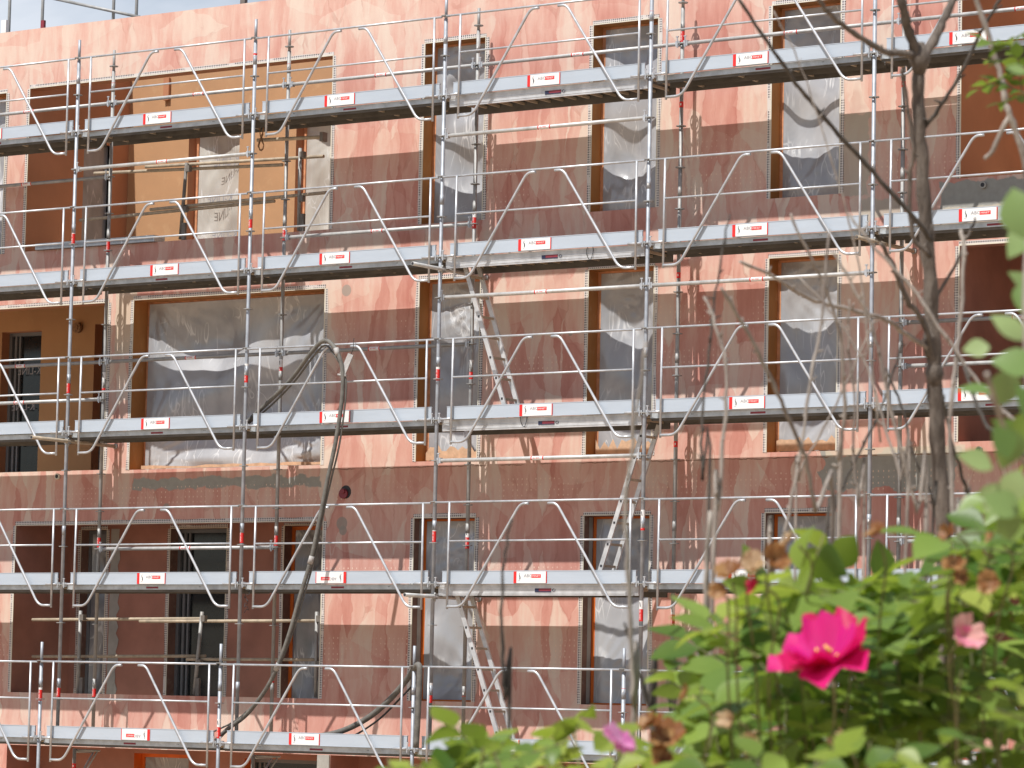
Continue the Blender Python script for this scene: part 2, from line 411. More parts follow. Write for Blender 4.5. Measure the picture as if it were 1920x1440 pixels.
# ------------------------------------------------------------------ mesh helper
class MB:
    def __init__(s):
        s.v, s.f, s.mi, s.sm = [], [], [], []

    def add(s, vs, fs, mi=0, smooth=False):
        o = len(s.v)
        s.v += [tuple(p) for p in vs]
        for f in fs:
            s.f.append(tuple(i + o for i in f))
            s.mi.append(mi)
            s.sm.append(smooth)
        return s

    def box(s, x0, x1, y0, y1, z0, z1, mi=0):
        v = [(x0, y0, z0), (x1, y0, z0), (x1, y1, z0), (x0, y1, z0), (x0, y0, z1), (x1, y0, z1), (x1, y1, z1), (x0, y1, z1)]
        f = [(0, 3, 2, 1), (4, 5, 6, 7), (0, 1, 5, 4), (1, 2, 6, 5), (2, 3, 7, 6), (3, 0, 4, 7)]
        return s.add(v, f, mi)

    def obox(s, a, b, w, h, up=(0, 0, 1), mi=0):
        a, b = Vector(a), Vector(b)
        d = (b - a).normalized()
        u = Vector(up)
        r = d.cross(u).normalized()
        u = r.cross(d)
        v = []
        for p in (a, b):
            for i, j in ((-1, -1), (1, -1), (1, 1), (-1, 1)):
                v.append(p + r * (w / 2 * i) + u * (h / 2 * j))
        return s.add(v, [(0, 3, 2, 1), (4, 5, 6, 7), (0, 1, 5, 4), (1, 2, 6, 5), (2, 3, 7, 6), (3, 0, 4, 7)], mi)

    def tube(s, pts, r, n=10, mi=0, cap=True):
        pts = [Vector(p) for p in pts]
        m = len(pts)
        rs = r if isinstance(r, (list, tuple)) else [r] * m
        t = [(pts[min(i + 1, m - 1)] - pts[max(i - 1, 0)]).normalized() for i in range(m)]
        ref = Vector((0, 0, 1)) if abs(t[0].z) < 0.9 else Vector((0, 1, 0))
        a = t[0].cross(ref).normalized()
        v, f = [], []
        for i in range(m):
            a = (a - t[i] * a.dot(t[i])).normalized()
            b = t[i].cross(a)
            for k in range(n):
                w = 2 * math.pi * k / n
                v.append(pts[i] + (a * math.cos(w) + b * math.sin(w)) * rs[i])
        for i in range(m - 1):
            for k in range(n):
                k2 = (k + 1) % n
                f.append((i * n + k, i * n + k2, (i + 1) * n + k2, (i + 1) * n + k))
        s.add(v, f, mi, True)
        if cap:
            o = len(s.v) - len(v)
            s.f.append(tuple(o + k for k in reversed(range(n)))); s.mi.append(mi); s.sm.append(False)
            s.f.append(tuple(o + (m - 1) * n + k for k in range(n))); s.mi.append(mi); s.sm.append(False)
        return s

    def ring(s, c, r0, r1, h, n=16, mi=0, gap=False):
        cx, cy, cz = c
        v, f = [], []
        for k in range(n):
            w = 2 * math.pi * k / n
            for r, z in ((r0, -h / 2), (r1, -h / 2), (r1, h / 2), (r0, h / 2)):
                v.append((cx + r * math.cos(w), cy + r * math.sin(w), cz + z))
        for k in range(n):
            a, b = k * 4, ((k + 1) % n) * 4
            for i in range(4):
                j = (i + 1) % 4
                f.append((a + i, b + i, b + j, a + j))
        return s.add(v, f, mi)

    def mesh(s, name, mats):
        me = bpy.data.meshes.new(name)
        me.from_pydata(s.v, [], s.f)
        for m in mats:
            me.materials.append(m)
        me.polygons.foreach_set('material_index', s.mi)
        me.polygons.foreach_set('use_smooth', s.sm)
        me.update()
        return me

    def build(s, name, mats, parent=None, world=False):
        if not isinstance(mats, (list, tuple)):
            mats = [mats]
        me = s.mesh(name, mats)
        o = bpy.data.objects.new(name, me)
        COL.objects.link(o)
        if parent is not None:
            o.parent = parent
            if world:
                b = world_loc(parent)
                me.transform(Matrix.Translation(-b))
        elif world:
            xs = [Vector(v) for v in s.v]
            lo = Vector((min(p.x for p in xs), min(p.y for p in xs), min(p.z for p in xs)))
            hi = Vector((max(p.x for p in xs), max(p.y for p in xs), max(p.z for p in xs)))
            b = Vector(((lo.x + hi.x) / 2, (lo.y + hi.y) / 2, lo.z))
            me.transform(Matrix.Translation(-b))
            o.location = b
        return o


def world_loc(o):
    b = Vector((0, 0, 0))
    while o is not None:
        b += Vector(o.location)
        o = o.parent
    return b


def tag(o, label=None, cat=None, group=None, kind=None):
    if label: o['label'] = label
    if cat: o['category'] = cat
    if group: o['group'] = group
    if kind: o['kind'] = kind
    return o


def thing(name, label, cat, loc=(0, 0, 0), group=None):
    o = bpy.data.objects.new(name, None)
    o.empty_display_size = 0.1
    COL.objects.link(o)
    o.location = loc
    return tag(o, label, cat, group)


def kids(o):
    return [c for c in COL.objects if c.parent == o]


def dup_tree(tree, loc, label):
    root = tree[0].copy()
    COL.objects.link(root)
    root.location = loc
    root['label'] = label
    for ch, subs in tree[1]:
        c = ch.copy(); COL.objects.link(c); c.parent = root
        for g in subs:
            d = g.copy(); COL.objects.link(d); d.parent = c
    return root


def tree_of(root):
    return (root, [(c, kids(c)) for c in kids(root)])


def text_geo(txt, size, cache={}):
    k = (txt, size)
    if k not in cache:
        cu = bpy.data.curves.new('t', 'FONT')
        cu.body = txt
        cu.size = size
        cu.resolution_u = 2
        o = bpy.data.objects.new('t', cu)
        COL.objects.link(o)
        bpy.context.view_layer.update()
        me = bpy.data.meshes.new_from_object(o.evaluated_get(bpy.context.evaluated_depsgraph_get()))
        cache[k] = ([tuple(v.co) for v in me.vertices], [tuple(p.vertices) for p in me.polygons])
        bpy.data.objects.remove(o)
        bpy.data.curves.remove(cu)
        bpy.data.meshes.remove(me)
    return cache[k]


def put_text(mb, txt, size, origin, ux, uz, mi, sx=1.0, bold=0.0):
    vs, fs = text_geo(txt, size)
    ux, uz, o = Vector(ux), Vector(uz), Vector(origin)
    mb.add([o + ux * (v[0] * sx) + uz * v[1] for v in vs], fs, mi)
    xs = [v[0] for v in vs]
    return max(xs) * sx


def inner(u, v, Y):
    """point of the plane y = Y seen from the photographer's place along a direction"""
    d = RM @ Vector(((u - 960) / FPX, -(v - 720) / FPX, -1))
    t = (Y - CAM.y) / d.y
    return CAM + d * t


def at(u, v, dist):
    d = RM @ Vector(((u - 960) / FPX, -(v - 720) / FPX, -1))
    return CAM + d * dist


# ================================================================== SETTING
YW = 0.95
GZ = -4.2


def ground_h(x, y):
    t = min(1, max(0, (-y - 6) / 16))
    t = t * t * (3 - 2 * t)
    return GZ + 1.1 * t


mb = MB()
gx = [-400, -150, -60] + list(range(-30, 61, 3)) + [90, 200, 400]
gy = [-400, -150, -80] + list(range(-54, 31, 3)) + [60, 150, 400]
vs = [(x, y, ground_h(x, y) + (0.03 * math.sin(x * 1.3 + y) if abs(x) < 60 and abs(y) < 60 else 0)) for y in gy for x in gx]
nx = len(gx)
mb.add(vs, [(j * nx + i, j * nx + i + 1, (j + 1) * nx + i + 1, (j + 1) * nx + i) for j in range(len(gy) - 1) for i in range(nx - 1)], 0, True)
tag(mb.build('ground', M['ground']), kind='structure')

# ------------------------------------------------------------------ building
B = thing('apartment_building', 'four storey apartment building under construction with pink undercoat plaster behind scaffolding', 'building', (4.0, YW, GZ))
X0, X1 = -14.0, 19.0
ZT = 7.71
# openings: x0,x1,z0,z1,kind
OPEN = []
for (z0, z1) in ((4.585, 6.90), (1.575, 3.87), (-1.42, 0.86)):
    lo = -1.42 if z0 < 0 else z0
    for xa, xb in ((5.0, 5.94), (7.555, 8.50), (10.10, 11.03)):
        OPEN.append((xa, xb, z0, z1))
OPEN += [(-1.73, 3.53, 4.61, 6.875), (-3.15, -2.16, 4.6, 6.85), (12.61, 17.5, 4.66, 6.90),
         (-7.5, -0.18, 1.575, 3.83), (0.27, 3.495, 1.565, 3.84), (12.61, 17.5, 1.64, 3.88),
         (-1.72, 3.56, -1.42, 0.84), (12.61, 17.5, -1.42, 0.86),
         (-1.75, 3.57, GZ + 0.01, -2.13), (3.77, 11.0, GZ + 0.01, -2.13), (-6.5, -1.95, GZ + .01, -2.13)]
xs = sorted(set([X0, X1] + [o[0] for o in OPEN] + [o[1] for o in OPEN]))
zs = sorted(set([GZ - 0.3, ZT] + [o[2] for o in OPEN] + [o[3] for o in OPEN]))
mb = MB()
for i in range(len(xs) - 1):
    for j in range(len(zs) - 1):
        cx, cz = (xs[i] + xs[i + 1]) / 2, (zs[j] + zs[j + 1]) / 2
        if any(o[0] < cx < o[1] and o[2] < cz < o[3] for o in OPEN):
            continue
        mb.add([(xs[i], YW, zs[j]), (xs[i + 1], YW, zs[j]), (xs[i + 1], YW, zs[j + 1]), (xs[i], YW, zs[j + 1])], [(0, 1, 2, 3)])
# parapet top and back, side walls, rear wall
mb.add([(X0, YW, ZT), (X1, YW, ZT), (X1, YW + .22, ZT), (X0, YW + .22, ZT)], [(0, 1, 2, 3)])
mb.add([(X0, YW + .22, 7.5), (X0, YW + .22, ZT), (X1, YW + .22, ZT), (X1, YW + .22, 7.5)], [(0, 1, 2, 3)])
mb.add([(X0, YW, GZ - .3), (X0, YW, ZT), (X0, 13, ZT), (X0, 13, GZ - .3)], [(0, 1, 2, 3)])
mb.add([(X1, YW, GZ - .3), (X1, 13, GZ - .3), (X1, 13, ZT), (X1, YW, ZT)], [(0, 1, 2, 3)])
mb.add([(X0, 13, GZ - .3), (X0, 13, ZT), (X1, 13, ZT), (X1, 13, GZ - .3)], [(0, 1, 2, 3)])
mb.build('wall', M['plaster'], B, True)
mb = MB().box(X0 + .01, X1 - .01, 3.27, 12.99, 7.56, 7.64)
for xa, xb in ((X0 + .01, -1.80), (3.60, 12.55), (17.6, X1 - .01)):
    mb.box(xa, xb, YW + .23, 3.265, 7.56, 7.64)
mb.build('roof', M['roof'], B, True)


def reveal(mb, x0, x1, z0, z1, y0, y1, mi=0, sill=None):
    """the four inner faces of an opening"""
    mb.add([(x0, y0, z0), (x0, y0, z1), (x0, y1, z1), (x0, y1, z0)], [(0, 1, 2, 3)], mi)
    mb.add([(x1, y0, z0), (x1, y1, z0), (x1, y1, z1), (x1, y0, z1)], [(0, 1, 2, 3)], mi)
    mb.add([(x0, y0, z1), (x1, y0, z1), (x1, y1, z1), (x0, y1, z1)], [(0, 1, 2, 3)], mi)
    mb.add([(x0, y0, z0), (x0, y1, z0), (x1, y1, z0), (x1, y0, z0)], [(0, 1, 2, 3)], mi if sill is None else sill)


def bead(parent, x0, x1, z0, z1, y=YW, label=None, bottom=False, w=0.045):
    mb = MB()
    t = 0.004
    e = 0.010
    # cream edge lines, two millimetres into the opening
    mb.box(x0 - e, x0 + 0.004, y - t - .003, y, z0, z1, 1)
    mb.box(x1 - 0.004, x1 + e, y - t - .003, y, z0, z1, 1)
    mb.box(x0 - e, x1 + e, y - t - .003, y, z1 + .0005, z1 + e + .004, 1)
    # perforated wings, slightly wavy
    n = max(4, int((z1 - z0) / 0.25))
    r = random.Random(int(x0 * 100 + z0 * 10))
    for sx in (-1, 1):
        xe = (x0 - e) if sx < 0 else (x1 + e)
        pts = [(z0 + (z1 - z0) * k / n, w * (0.75 + 0.4 * r.random())) for k in range(n + 1)]
        v = []
        for z, ww in pts:
            v += [(xe, y - t, z), (xe + sx * ww, y - t, z)]
        f = [(2 * k, 2 * k + 1, 2 * k + 3, 2 * k + 2) if sx > 0 else (2 * k + 1, 2 * k, 2 * k + 2, 2 * k + 3) for k in range(n)]
        mb.add(v, f, 0)
    n = max(4, int((x1 - x0) / 0.25))
    v = []
    zt = z1 + e + .004
    for k in range(n + 1):
        x = x0 - e + (x1 - x0 + 2 * e) * k / n
        v += [(x, y - t, zt), (x, y - t, zt + w * (0.7 + 0.35 * r.random()))]
    mb.add(v, [(2 * k, 2 * k + 2, 2 * k + 3, 2 * k + 1) for k in range(n)], 0)
    return mb.build('corner_bead', [M['bead'], M['cream']], parent, True)


def film_mesh(x0, x1, z0, z1, y, seed, amp=0.02, mat='film', parent=None, slurry=0.0, folds=5, text=None):
    nxx = max(8, int((x1 - x0) / 0.035)); nzz = max(8, int((z1 - z0) / 0.035))
    r = np.random.RandomState(seed)
    U, V = np.meshgrid(np.linspace(x0, x1, nxx + 1), np.linspace(z0, z1, nzz + 1))
    D = np.zeros_like(U)
    for k in range(10):
        a = r.uniform(0, math.pi); fq = r.uniform(1.5, 9); ph = r.uniform(0, 6.28)
        D += np.sin((U * math.cos(a) + V * math.sin(a)) * fq + ph + 1.2 * np.sin(V * 2.1 + ph)) / fq * 1.2
    corners = [(x0, z1), (x1, z1), (x1, z0), (x0, z0)]
    for c in range(folds):
        cx, cz = corners[r.randint(0, 4)] if c > 1 else corners[c % 2]
        cz += r.uniform(-0.3, 0.3)
        ang = np.arctan2(V - cz, U - cx)
        dist = np.hypot(V - cz, U - cx)
        D += 0.45 * np.sin(ang * r.uniform(16, 30) + r.uniform(0, 6)) * np.exp(-dist * 1.6) * np.minimum(dist * 2, 1)
    edge = np.minimum(np.minimum(U - x0, x1 - U), np.minimum(V - z0, z1 - V)) / 0.12
    D *= np.clip(edge, 0, 1) * amp
    uu = (U - x0) / (x1 - x0); vv_ = (V - z0) / (z1 - z0)
    wide = (x1 - x0) > 2
    B = 0.0
    for k in range(4):
        cu = r.uniform(.25, .75); cv = (k + .5) / 4 + r.uniform(-.1, .1)
        B = B + r.uniform(.3, 1.0) * np.exp(-((uu - cu) / (.30 if wide else .42)) ** 2 - ((vv_ - cv) / .17) ** 2)
    B = B * np.sin(np.pi * np.clip(uu, 0, 1)) ** .8 * np.sin(np.pi * np.clip(vv_, 0, 1)) ** .5
    D = np.maximum(D, -0.05) - B * (0.26 if wide else 0.13)
    v = [(float(a), float(y - abs(amp) - b), float(c)) for a, b, c in zip(U.ravel(), D.ravel(), V.ravel())]
    w = nxx + 1
    f = [(j * w + i, j * w + i + 1, (j + 1) * w + i + 1, (j + 1) * w + i) for j in range(nzz) for i in range(nxx)]
    mb = MB()
    mb.add(v, f, 0, True)
    if slurry > 0:
        rr = random.Random(seed)
        pts = [(x0, z0)]
        k = 14
        top = [(x0 + (x1 - x0) * i / k, z0 + slurry * (0.5 + 0.8 * rr.random())) for i in range(k + 1)]
        ys = y - abs(amp) * 2 - 0.03
        vv = []
        for a, b in top:
            vv += [(a, ys, z0 - .0), (a, ys, b)]
        mb.add(vv, [(2 * i, 2 * i + 2, 2 * i + 3, 2 * i + 1) for i in range(k)], 1)
    o = mb.build('plastic_film', [M[mat], M['slurry'], M['grey_ink']], parent, True)
    return o


def window(x0, x1, z0, z1, seed, depth=0.26, rm='reveal', jamb='foam', label=None, slurry=0.0, amp=0.022, film='film', wide=False):
    w = MB()
    reveal(w, x0, x1, z0, z1, YW, YW + depth, 0)
    win = w.build('window', [M[rm]], B, True)
    if label:
        win['label'] = label
    fw = 0.045
    f = MB()
    ye = YW + depth
    f.box(x0 + .001, x0 + fw, ye - 0.05, ye, z0 + .001, z1 - .001)
    f.box(x1 - fw * .4, x1 - .001, ye - 0.05, ye, z0 + .001, z1 - .001)
    f.box(x0 + fw + .001, x1 - fw * .4 - .001, ye - 0.048, ye, z1 - fw * .6, z1 - .001)
    f.box(x0 + fw + .001, x1 - fw * .4 - .001, ye - 0.048, ye, z0 + .001, z0 + 0.02)
    f.build('frame', [M[jamb]], win, True)
    film_mesh(x0 + fw + .002, x1 - fw * .4 - .002, z0 + 0.022, z1 - fw * .6 - .002, ye - 0.02, seed, amp, film, win, slurry)
    bead(win, x0, x1, z0, z1)
    return win


names = {0: ('first', 'left'), 1: ('second', 'middle'), 2: ('third', 'right')}
sd = 10
for ri, (z0, z1, rm, jamb) in enumerate(((4.585, 6.90, 'reveal', 'foam'), (1.575, 3.87, 'reveal', 'foam'), (-1.42, 0.86, 'reveal_dark', 'orange'))):
    for ci, (xa, xb) in enumerate(((5.0, 5.94), (7.555, 8.50), (10.10, 11.03))):
        sd += 1
        sl = 0.16 if ri == 1 else 0.0
        window(xa, xb, z0, z1, sd, 0.26, rm, jamb, slurry=sl, amp=0.03)
window(-3.15, -2.16, 4.6, 6.85, 5, film='film')
window(0.27, 3.495, 1.565, 3.84, 6, depth=0.34, slurry=0.04, amp=0.05)

# bare strip of mortar beside the orange frames on the lower floor
for xa in (5.0, 7.555, 10.10):
    mb = MB()
    mb.add([(xa + .002, YW + .11, -1.41), (xa + .002, YW + .11, .85), (xa + .002, YW + .19, .85), (xa + .002, YW + .19, -1.41)], [(0, 1, 2, 3)])
    mb.build('mortar_strip', [M['concrete']], B, True)


def recess(x0, x1, z0, z1, yb, zc, wall_m, side_m, holes=(), zf=None, bead_on=True, sideholes=(), roofless=False):
    """a loggia: opening x0..x1, z0..z1, back wall at yb, ceiling at zc"""
    zf = z0 - 0.02 if zf is None else zf
    mb = MB()
    ta = 0.2
    reveal(mb, x0, x1, z0, z1, YW, YW + ta, 1)
    y0 = YW + ta
    # inner faces of the front wall above and below the opening
    mb.add([(x0, y0, z1), (x1, y0, z1), (x1, y0, zc), (x0, y0, zc)], [(0, 3, 2, 1)], 0)
    mb.add([(x0, y0, zf), (x1, y0, zf), (x1, y0, z0), (x0, y0, z0)], [(0, 3, 2, 1)], 0)
    # right side, ceiling, floor
    mb.add([(x1, y0, zf), (x1, yb, zf), (x1, yb, zc), (x1, y0, zc)], [(0, 1, 2, 3)], 0)
    if not roofless:
        mb.add([(x0, y0, zc), (x1, y0, zc), (x1, yb, zc), (x0, yb, zc)], [(0, 1, 2, 3)], 0)
    mb.add([(x0, y0, zf), (x0, yb, zf), (x1, yb, zf), (x1, y0, zf)], [(0, 1, 2, 3)], 2)
    # left side with holes (y0,y1,z0,z1)
    ysl = sorted(set([y0, yb] + [h[0] for h in sideholes] + [h[1] for h in sideholes]))
    zsl = sorted(set([zf, zc] + [h[2] for h in sideholes] + [h[3] for h in sideholes]))
    for i in range(len(ysl) - 1):
        for j in range(len(zsl) - 1):
            cy, cz = (ysl[i] + ysl[i + 1]) / 2, (zsl[j] + zsl[j + 1]) / 2
            if any(h[0] < cy < h[1] and h[2] < cz < h[3] for h in sideholes):
                continue
            mb.add([(x0, ysl[i], zsl[j]), (x0, ysl[i], zsl[j + 1]), (x0, ysl[i + 1], zsl[j + 1]), (x0, ysl[i + 1], zsl[j])], [(0, 1, 2, 3)], 1)
    # back wall with holes (x0,x1,z0,z1)
    xl = sorted(set([x0, x1] + [h[0] for h in holes] + [h[1] for h in holes]))
    zl = sorted(set([zf, zc] + [h[2] for h in holes] + [h[3] for h in holes]))
    for i in range(len(xl) - 1):
        for j in range(len(zl) - 1):
            cx, cz = (xl[i] + xl[i + 1]) / 2, (zl[j] + zl[j + 1]) / 2
            if any(h[0] < cx < h[1] and h[2] < cz < h[3] for h in holes):
                continue
            mb.add([(xl[i], yb, zl[j]), (xl[i + 1], yb, zl[j]), (xl[i + 1], yb, zl[j + 1]), (xl[i], yb, zl[j + 1])], [(0, 1, 2, 3)], 0)
    lg = mb.build('loggia', [M[wall_m], M[side_m], M['pale_floor']], B, True)
    if bead_on:
        bead(lg, x0, x1, z0, z1)
    return lg


def back_opening(lg, x0, x1, z0, z1, yb, rm, fill, jamb='foam', depth=0.22, seed=3, beads=False, text=False):
    mb = MB()
    reveal(mb, x0, x1, z0, z1, yb, yb + depth, 0)
    rv = mb.build('door_reveal', [M[rm]], lg, True)
    ye = yb + depth
    f = MB()
    fw = 0.05
    f.box(x0 + .001, x0 + fw, ye - .06, ye, z0 + .001, z1 - .001)
    f.box(x1 - fw * .5, x1 - .001, ye - .06, ye, z0 + .001, z1 - .001)
    f.box(x0 + fw + .001, x1 - fw * .5 - .001, ye - .058, ye, z1 - fw, z1 - .001)
    if fill == 'glass':
        f.box(x0 + fw + .05, x0 + fw + .09, ye - .05, ye - .01, z0 + .001, z1 - fw - .001)
        f.box(x0 + fw + .13, x0 + fw + .16, ye - .045, ye - .01, z0 + .001, z1 - fw - .001)
        f.box(x0 + fw + .17, x1 - fw * .5 - .001, ye - .045, ye - .01, z0 + .001, z0 + .08)
        f.build('door_frame', [M['frame_grey']], lg, True)
        g = MB()
        g.add([(x0 + fw, ye - .005, z0), (x1, ye - .005, z0), (x1, ye - .005, z1 - fw), (x0 + fw, ye - .005, z1 - fw)], [(0, 1, 2, 3)])
        pane = g.build('door_pane', [M['glass']], lg, True)
    else:
        f.build('door_frame', [M[jamb]], lg, True)
        pane = film_mesh(x0 + fw, x1 - fw * .5, z0 + .01, z1 - fw, ye - .02, seed, 0.02, fill, lg)
    if beads:
        b = bead(lg, x0, x1, z0, z1, yb)
    if text:
        zt = z1 - 0.62
        k = 0
        while zt > z0 + 0.05:
            xo = x1 - 0.1 - 0.10 * (k % 2)
            t = MB()
            put_text(t, 'K-LINE', 0.17, (xo, ye - .09, zt), (-1, 0, 0), (0.02 * (-1) ** k, 0, 1), 0, 0.9)
            t.build('film_lettering', [M['grey_ink']], lg, True)
            zt -= 0.52
            k += 1
    return pane


# top loggia (left)
h1 = [(-0.62, 0.30, 4.5, 6.62), (1.30, 1.92, 4.5, 6.62)]
lgA = recess(-1.73, 3.53, 4.61, 6.875, 3.05, 7.70, 'ochre_sunlit', 'shaded_coat', h1, zf=4.5, roofless=True, sideholes=[(2.10, 2.68, 4.5, 6.32)])
back_opening(lgA, -0.62, 0.30, 4.5, 6.62, 3.05, 'shaded_coat', 'film_sunlit', seed=21, text=True)
back_opening(lgA, 1.30, 1.92, 4.5, 6.62, 3.05, 'shaded_coat', 'film_sunlit', seed=22)
g = MB()
g.add([(-1.80, 2.10, 4.2), (-1.80, 2.10, 6.32), (-1.80, 2.68, 6.32), (-1.80, 2.68, 4.2)], [(0, 1, 2, 3)])
g.build('door_film', [M['film_shaded']], lgA, True)
MB().box(-1.08, -0.98, 3.0, 3.04, 6.98, 7.30).build('notch_shade_strip', [M['shaded_coat']], lgA, True)  # raised brown strip painted for the dark of a notch
# top loggia (right)
lgA2 = recess(12.61, 17.5, 4.66, 6.90, 3.05, 7.70, 'ochre_sunlit', 'shaded_coat', [], zf=4.5, roofless=True)
# middle loggia (left) with glazed door and doorway
h2 = [(-4.05, -3.28, 1.2, 3.80), (-2.26, -1.5, 1.2, 3.84)]
lgC = recess(-7.5, -0.18, 1.575, 3.83, 3.05, 4.42, 'ochre', 'shaded_coat', h2, zf=1.2)
back_opening(lgC, -4.05, -3.28, 1.2, 3.80, 3.05, 'shaded_coat', 'glass', text=True)
back_opening(lgC, -2.26, -1.5, 1.2, 3.84, 3.05, 'shaded_coat', 'glass')
mb = MB()
mb.tube([(-2.56, 3.045, 3.80), (-2.56, 2.98, 3.80)], 0.075, 16)
mb.tube([(-2.56, 2.98, 3.80), (-2.56, 2.965, 3.80)], 0.04, 12)
mb.build('junction_box', [M['rope']], lgC, True)
lgC2 = recess(12.61, 17.5, 1.64, 3.88, 3.05, 4.42, 'pink_shaded', 'pink_shaded', [(11.9 + 1.2, 14.0, 1.2, 3.6)], zf=1.2)
back_opening(lgC2, 13.1, 14.0, 1.2, 3.6, 3.05, 'reveal_dark', 'glass')
# lower loggia (left)
h3 = [(-1.55, -1.08, -1.6, 0.84), (0.06, 1.05, -1.6, 0.84), (2.03, 2.68, -1.6, 0.86)]
lgD = recess(-1.72, 3.56, -1.42, 0.84, 2.1, 1.0, 'pink_shaded', 'pink_shaded', h3, zf=-1.6, )
back_opening(lgD, -1.55, -1.08, -1.6, 0.84, 2.1, 'reveal_dark', 'film_shaded', 'frame_grey', seed=31, beads=True)
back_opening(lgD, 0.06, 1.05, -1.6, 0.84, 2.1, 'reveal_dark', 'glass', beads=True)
back_opening(lgD, 2.03, 2.68, -1.6, 0.86, 2.1, 'reveal_dark', 'film_shaded', 'orange', seed=33, beads=True)
for (xa, xb) in ((-1.02, -0.72), (-0.02, -0.12 + .12)):
    pass
mb = MB()
r = random.Random(4)
for (xc, w0) in ((-0.92, 0.085), (0.23, 0.06)):
    v = []
    for k in range(30):
        z = -1.6 + 2.45 * k / 29
        v += [(xc - w0 + .01 * r.random(), 2.093, z), (xc + w0 + (r.random() - .5) * .07, 2.093, z)]
    if xc < 0:
        mb.add(v, [(2 * k, 2 * k + 1, 2 * k + 3, 2 * k + 2) for k in range(29)])
mb.build('mortar_strip', [M['concrete']], lgD, True)
lgD2 = recess(12.61, 17.5, -1.42, 0.86, 2.4, 1.0, 'pink_shaded', 'pink_shaded', [], zf=-1.6)
# ground floor recesses
for (xa, xb, hs) in ((-1.75, 3.57, [(0.0, 0.95, GZ - .1, -2.20), (1.9, 3.2, GZ - .1, -2.22)]), (3.77, 11.0, [(5.0, 6.0, GZ - .1, -2.3)]), (-6.5, -1.95, [])):
    lgG = recess(xa, xb, GZ + .01, -2.13, 1.55, -2.1, 'pink_shaded', 'pink_shaded', hs, zf=GZ - .1, bead_on=False)
    for h in hs:
        back_opening(lgG, h[0], h[1], h[2], h[3], 1.55, 'orange', 'glass' if h[0] > 1 else 'film_shaded', 'orange')
mb = MB().box(3.575, 3.765, YW - 0.02, YW + .2, GZ, -2.13)
mb.build('concrete_pillar', [M['concrete']], B, True)

# round vents and pipe ends in the wall
def pipe_end(x, z, ro, mat, matin, label=None):
    m = MB()
    m.tube([(x, YW - 0.035, z), (x, YW + 0.001, z)], ro, 18, 0)
    m.tube([(x, YW - 0.037, z), (x, YW - 0.034, z)], ro * 0.62, 16, 1)
    o = m.build('pipe_end', [M[mat], M[matin]], B, True)
    return o


pipe_end(-0.98, 1.50, 0.042, 'cream', 'ink')
pipe_end(12.91, 4.56, 0.040, 'concrete', 'ink')
pipe_end(12.89, 1.54, 0.038, 'concrete', 'ink')
m = MB()
m.tube([(3.91, YW - 0.004, 1.21), (3.91, YW + .001, 1.21)], 0.085, 20, 0)
m.tube([(3.885, YW - 0.03, 1.19), (3.885, YW - .003, 1.19)], 0.065, 16, 1)
m.tube([(3.89, YW - 0.05, 1.22), (3.89, YW - .03, 1.22)], 0.03, 10, 1)
m.build('wall_vent', [M['ink'], M['maroon']], B, True)

# ------------------------------------------------------------------ roof edge railing
def roof_post(x, y, label, short=False):
    t = thing('roof_post', label, 'post', (x, y, 7.64), 'posts of the temporary roof edge railing')
    MB().box(-.05, .05, -.05, .05, 0.0, 0.012).build('base_plate', M['galv_dirty'], t)
    MB().tube([(0, 0, 0), (0, 0, 2.4)], 0.024, 10).build('pole', M['galv_dirty'], t)
    MB().box(-.01, .06, -.03, .03, .62, .75).build('clamp', M['galv_dirty'], t)
    return t


for (px, lab) in ((17, 'grey steel post on the roof edge at the far upper left corner'), (79, 'second grey steel post on the roof edge from the upper left'),
                  (212, 'grey roof post that the sloping tube is clamped to'), (255, 'grey roof post at the low end of the sloping tube')):
    p = inner(px, 45, 4.0)
    roof_post(p.x, 4.0, lab)
a, b = inner(95, -4, 3.95), inner(262, 32, 3.95)
tag(MB().tube([a, b], 0.024, 10).build('sloping_roof_tube', M['galv_dirty'], None, True), 'grey steel tube sloping down between the roof posts against the sky', 'tube')
p = inner(81, 45, 1.4)
tag(MB().box(p.x - .03, p.x + .03, 1.38, 1.42, 7.4, p.z + .05).build('roof_stub', M['maroon'], None, True), 'short brown board end standing beside the second roof post', 'board')
p = inner(458, 4, 1.5)
tag(MB().box(p.x - .04, p.x + .04, 1.46, 1.52, 7.4, p.z + .06).box(p.x - .015, p.x + .015, 1.48, 1.50, p.z + .06, p.z + .16).build('roof_clamp', M['dark_metal'], None, True), 'small dark clamp on the roof edge at the top of the photo', 'clamp')
p = inner(8, 50, 1.3)
tag(MB().box(p.x - .04, p.x + .05, 1.28, 1.34, 7.4, p.z + .09).build('roof_block', M['white'], None, True), 'white block on the roof edge left of the first post', 'block')

# ================================================================== SCAFFOLD
XS = [-3, 0, 3, 6, 9, 12, 15]
PLACE = ['beyond the left edge', 'first from the left edge', 'second from the left', 'third from the left, by the ladders', 'fourth from the left', 'fifth from the left, beside the tree trunk', 'beyond the right edge']


def rosette_mesh():
    m = MB()
    m.ring((0, 0, 0), 0.047, 0.060, 0.009, 16)
    m.ring((0, 0, 0), 0.0245, 0.034, 0.010, 12)
    for k in range(4):
        a = k * math.pi / 2 + 0.4
        m.obox((0.03 * math.cos(a), 0.03 * math.sin(a), 0), (0.05 * math.cos(a), 0.05 * math.sin(a), 0), 0.018, 0.008)
    return m.mesh('rosette', [M['galv_dirty']])


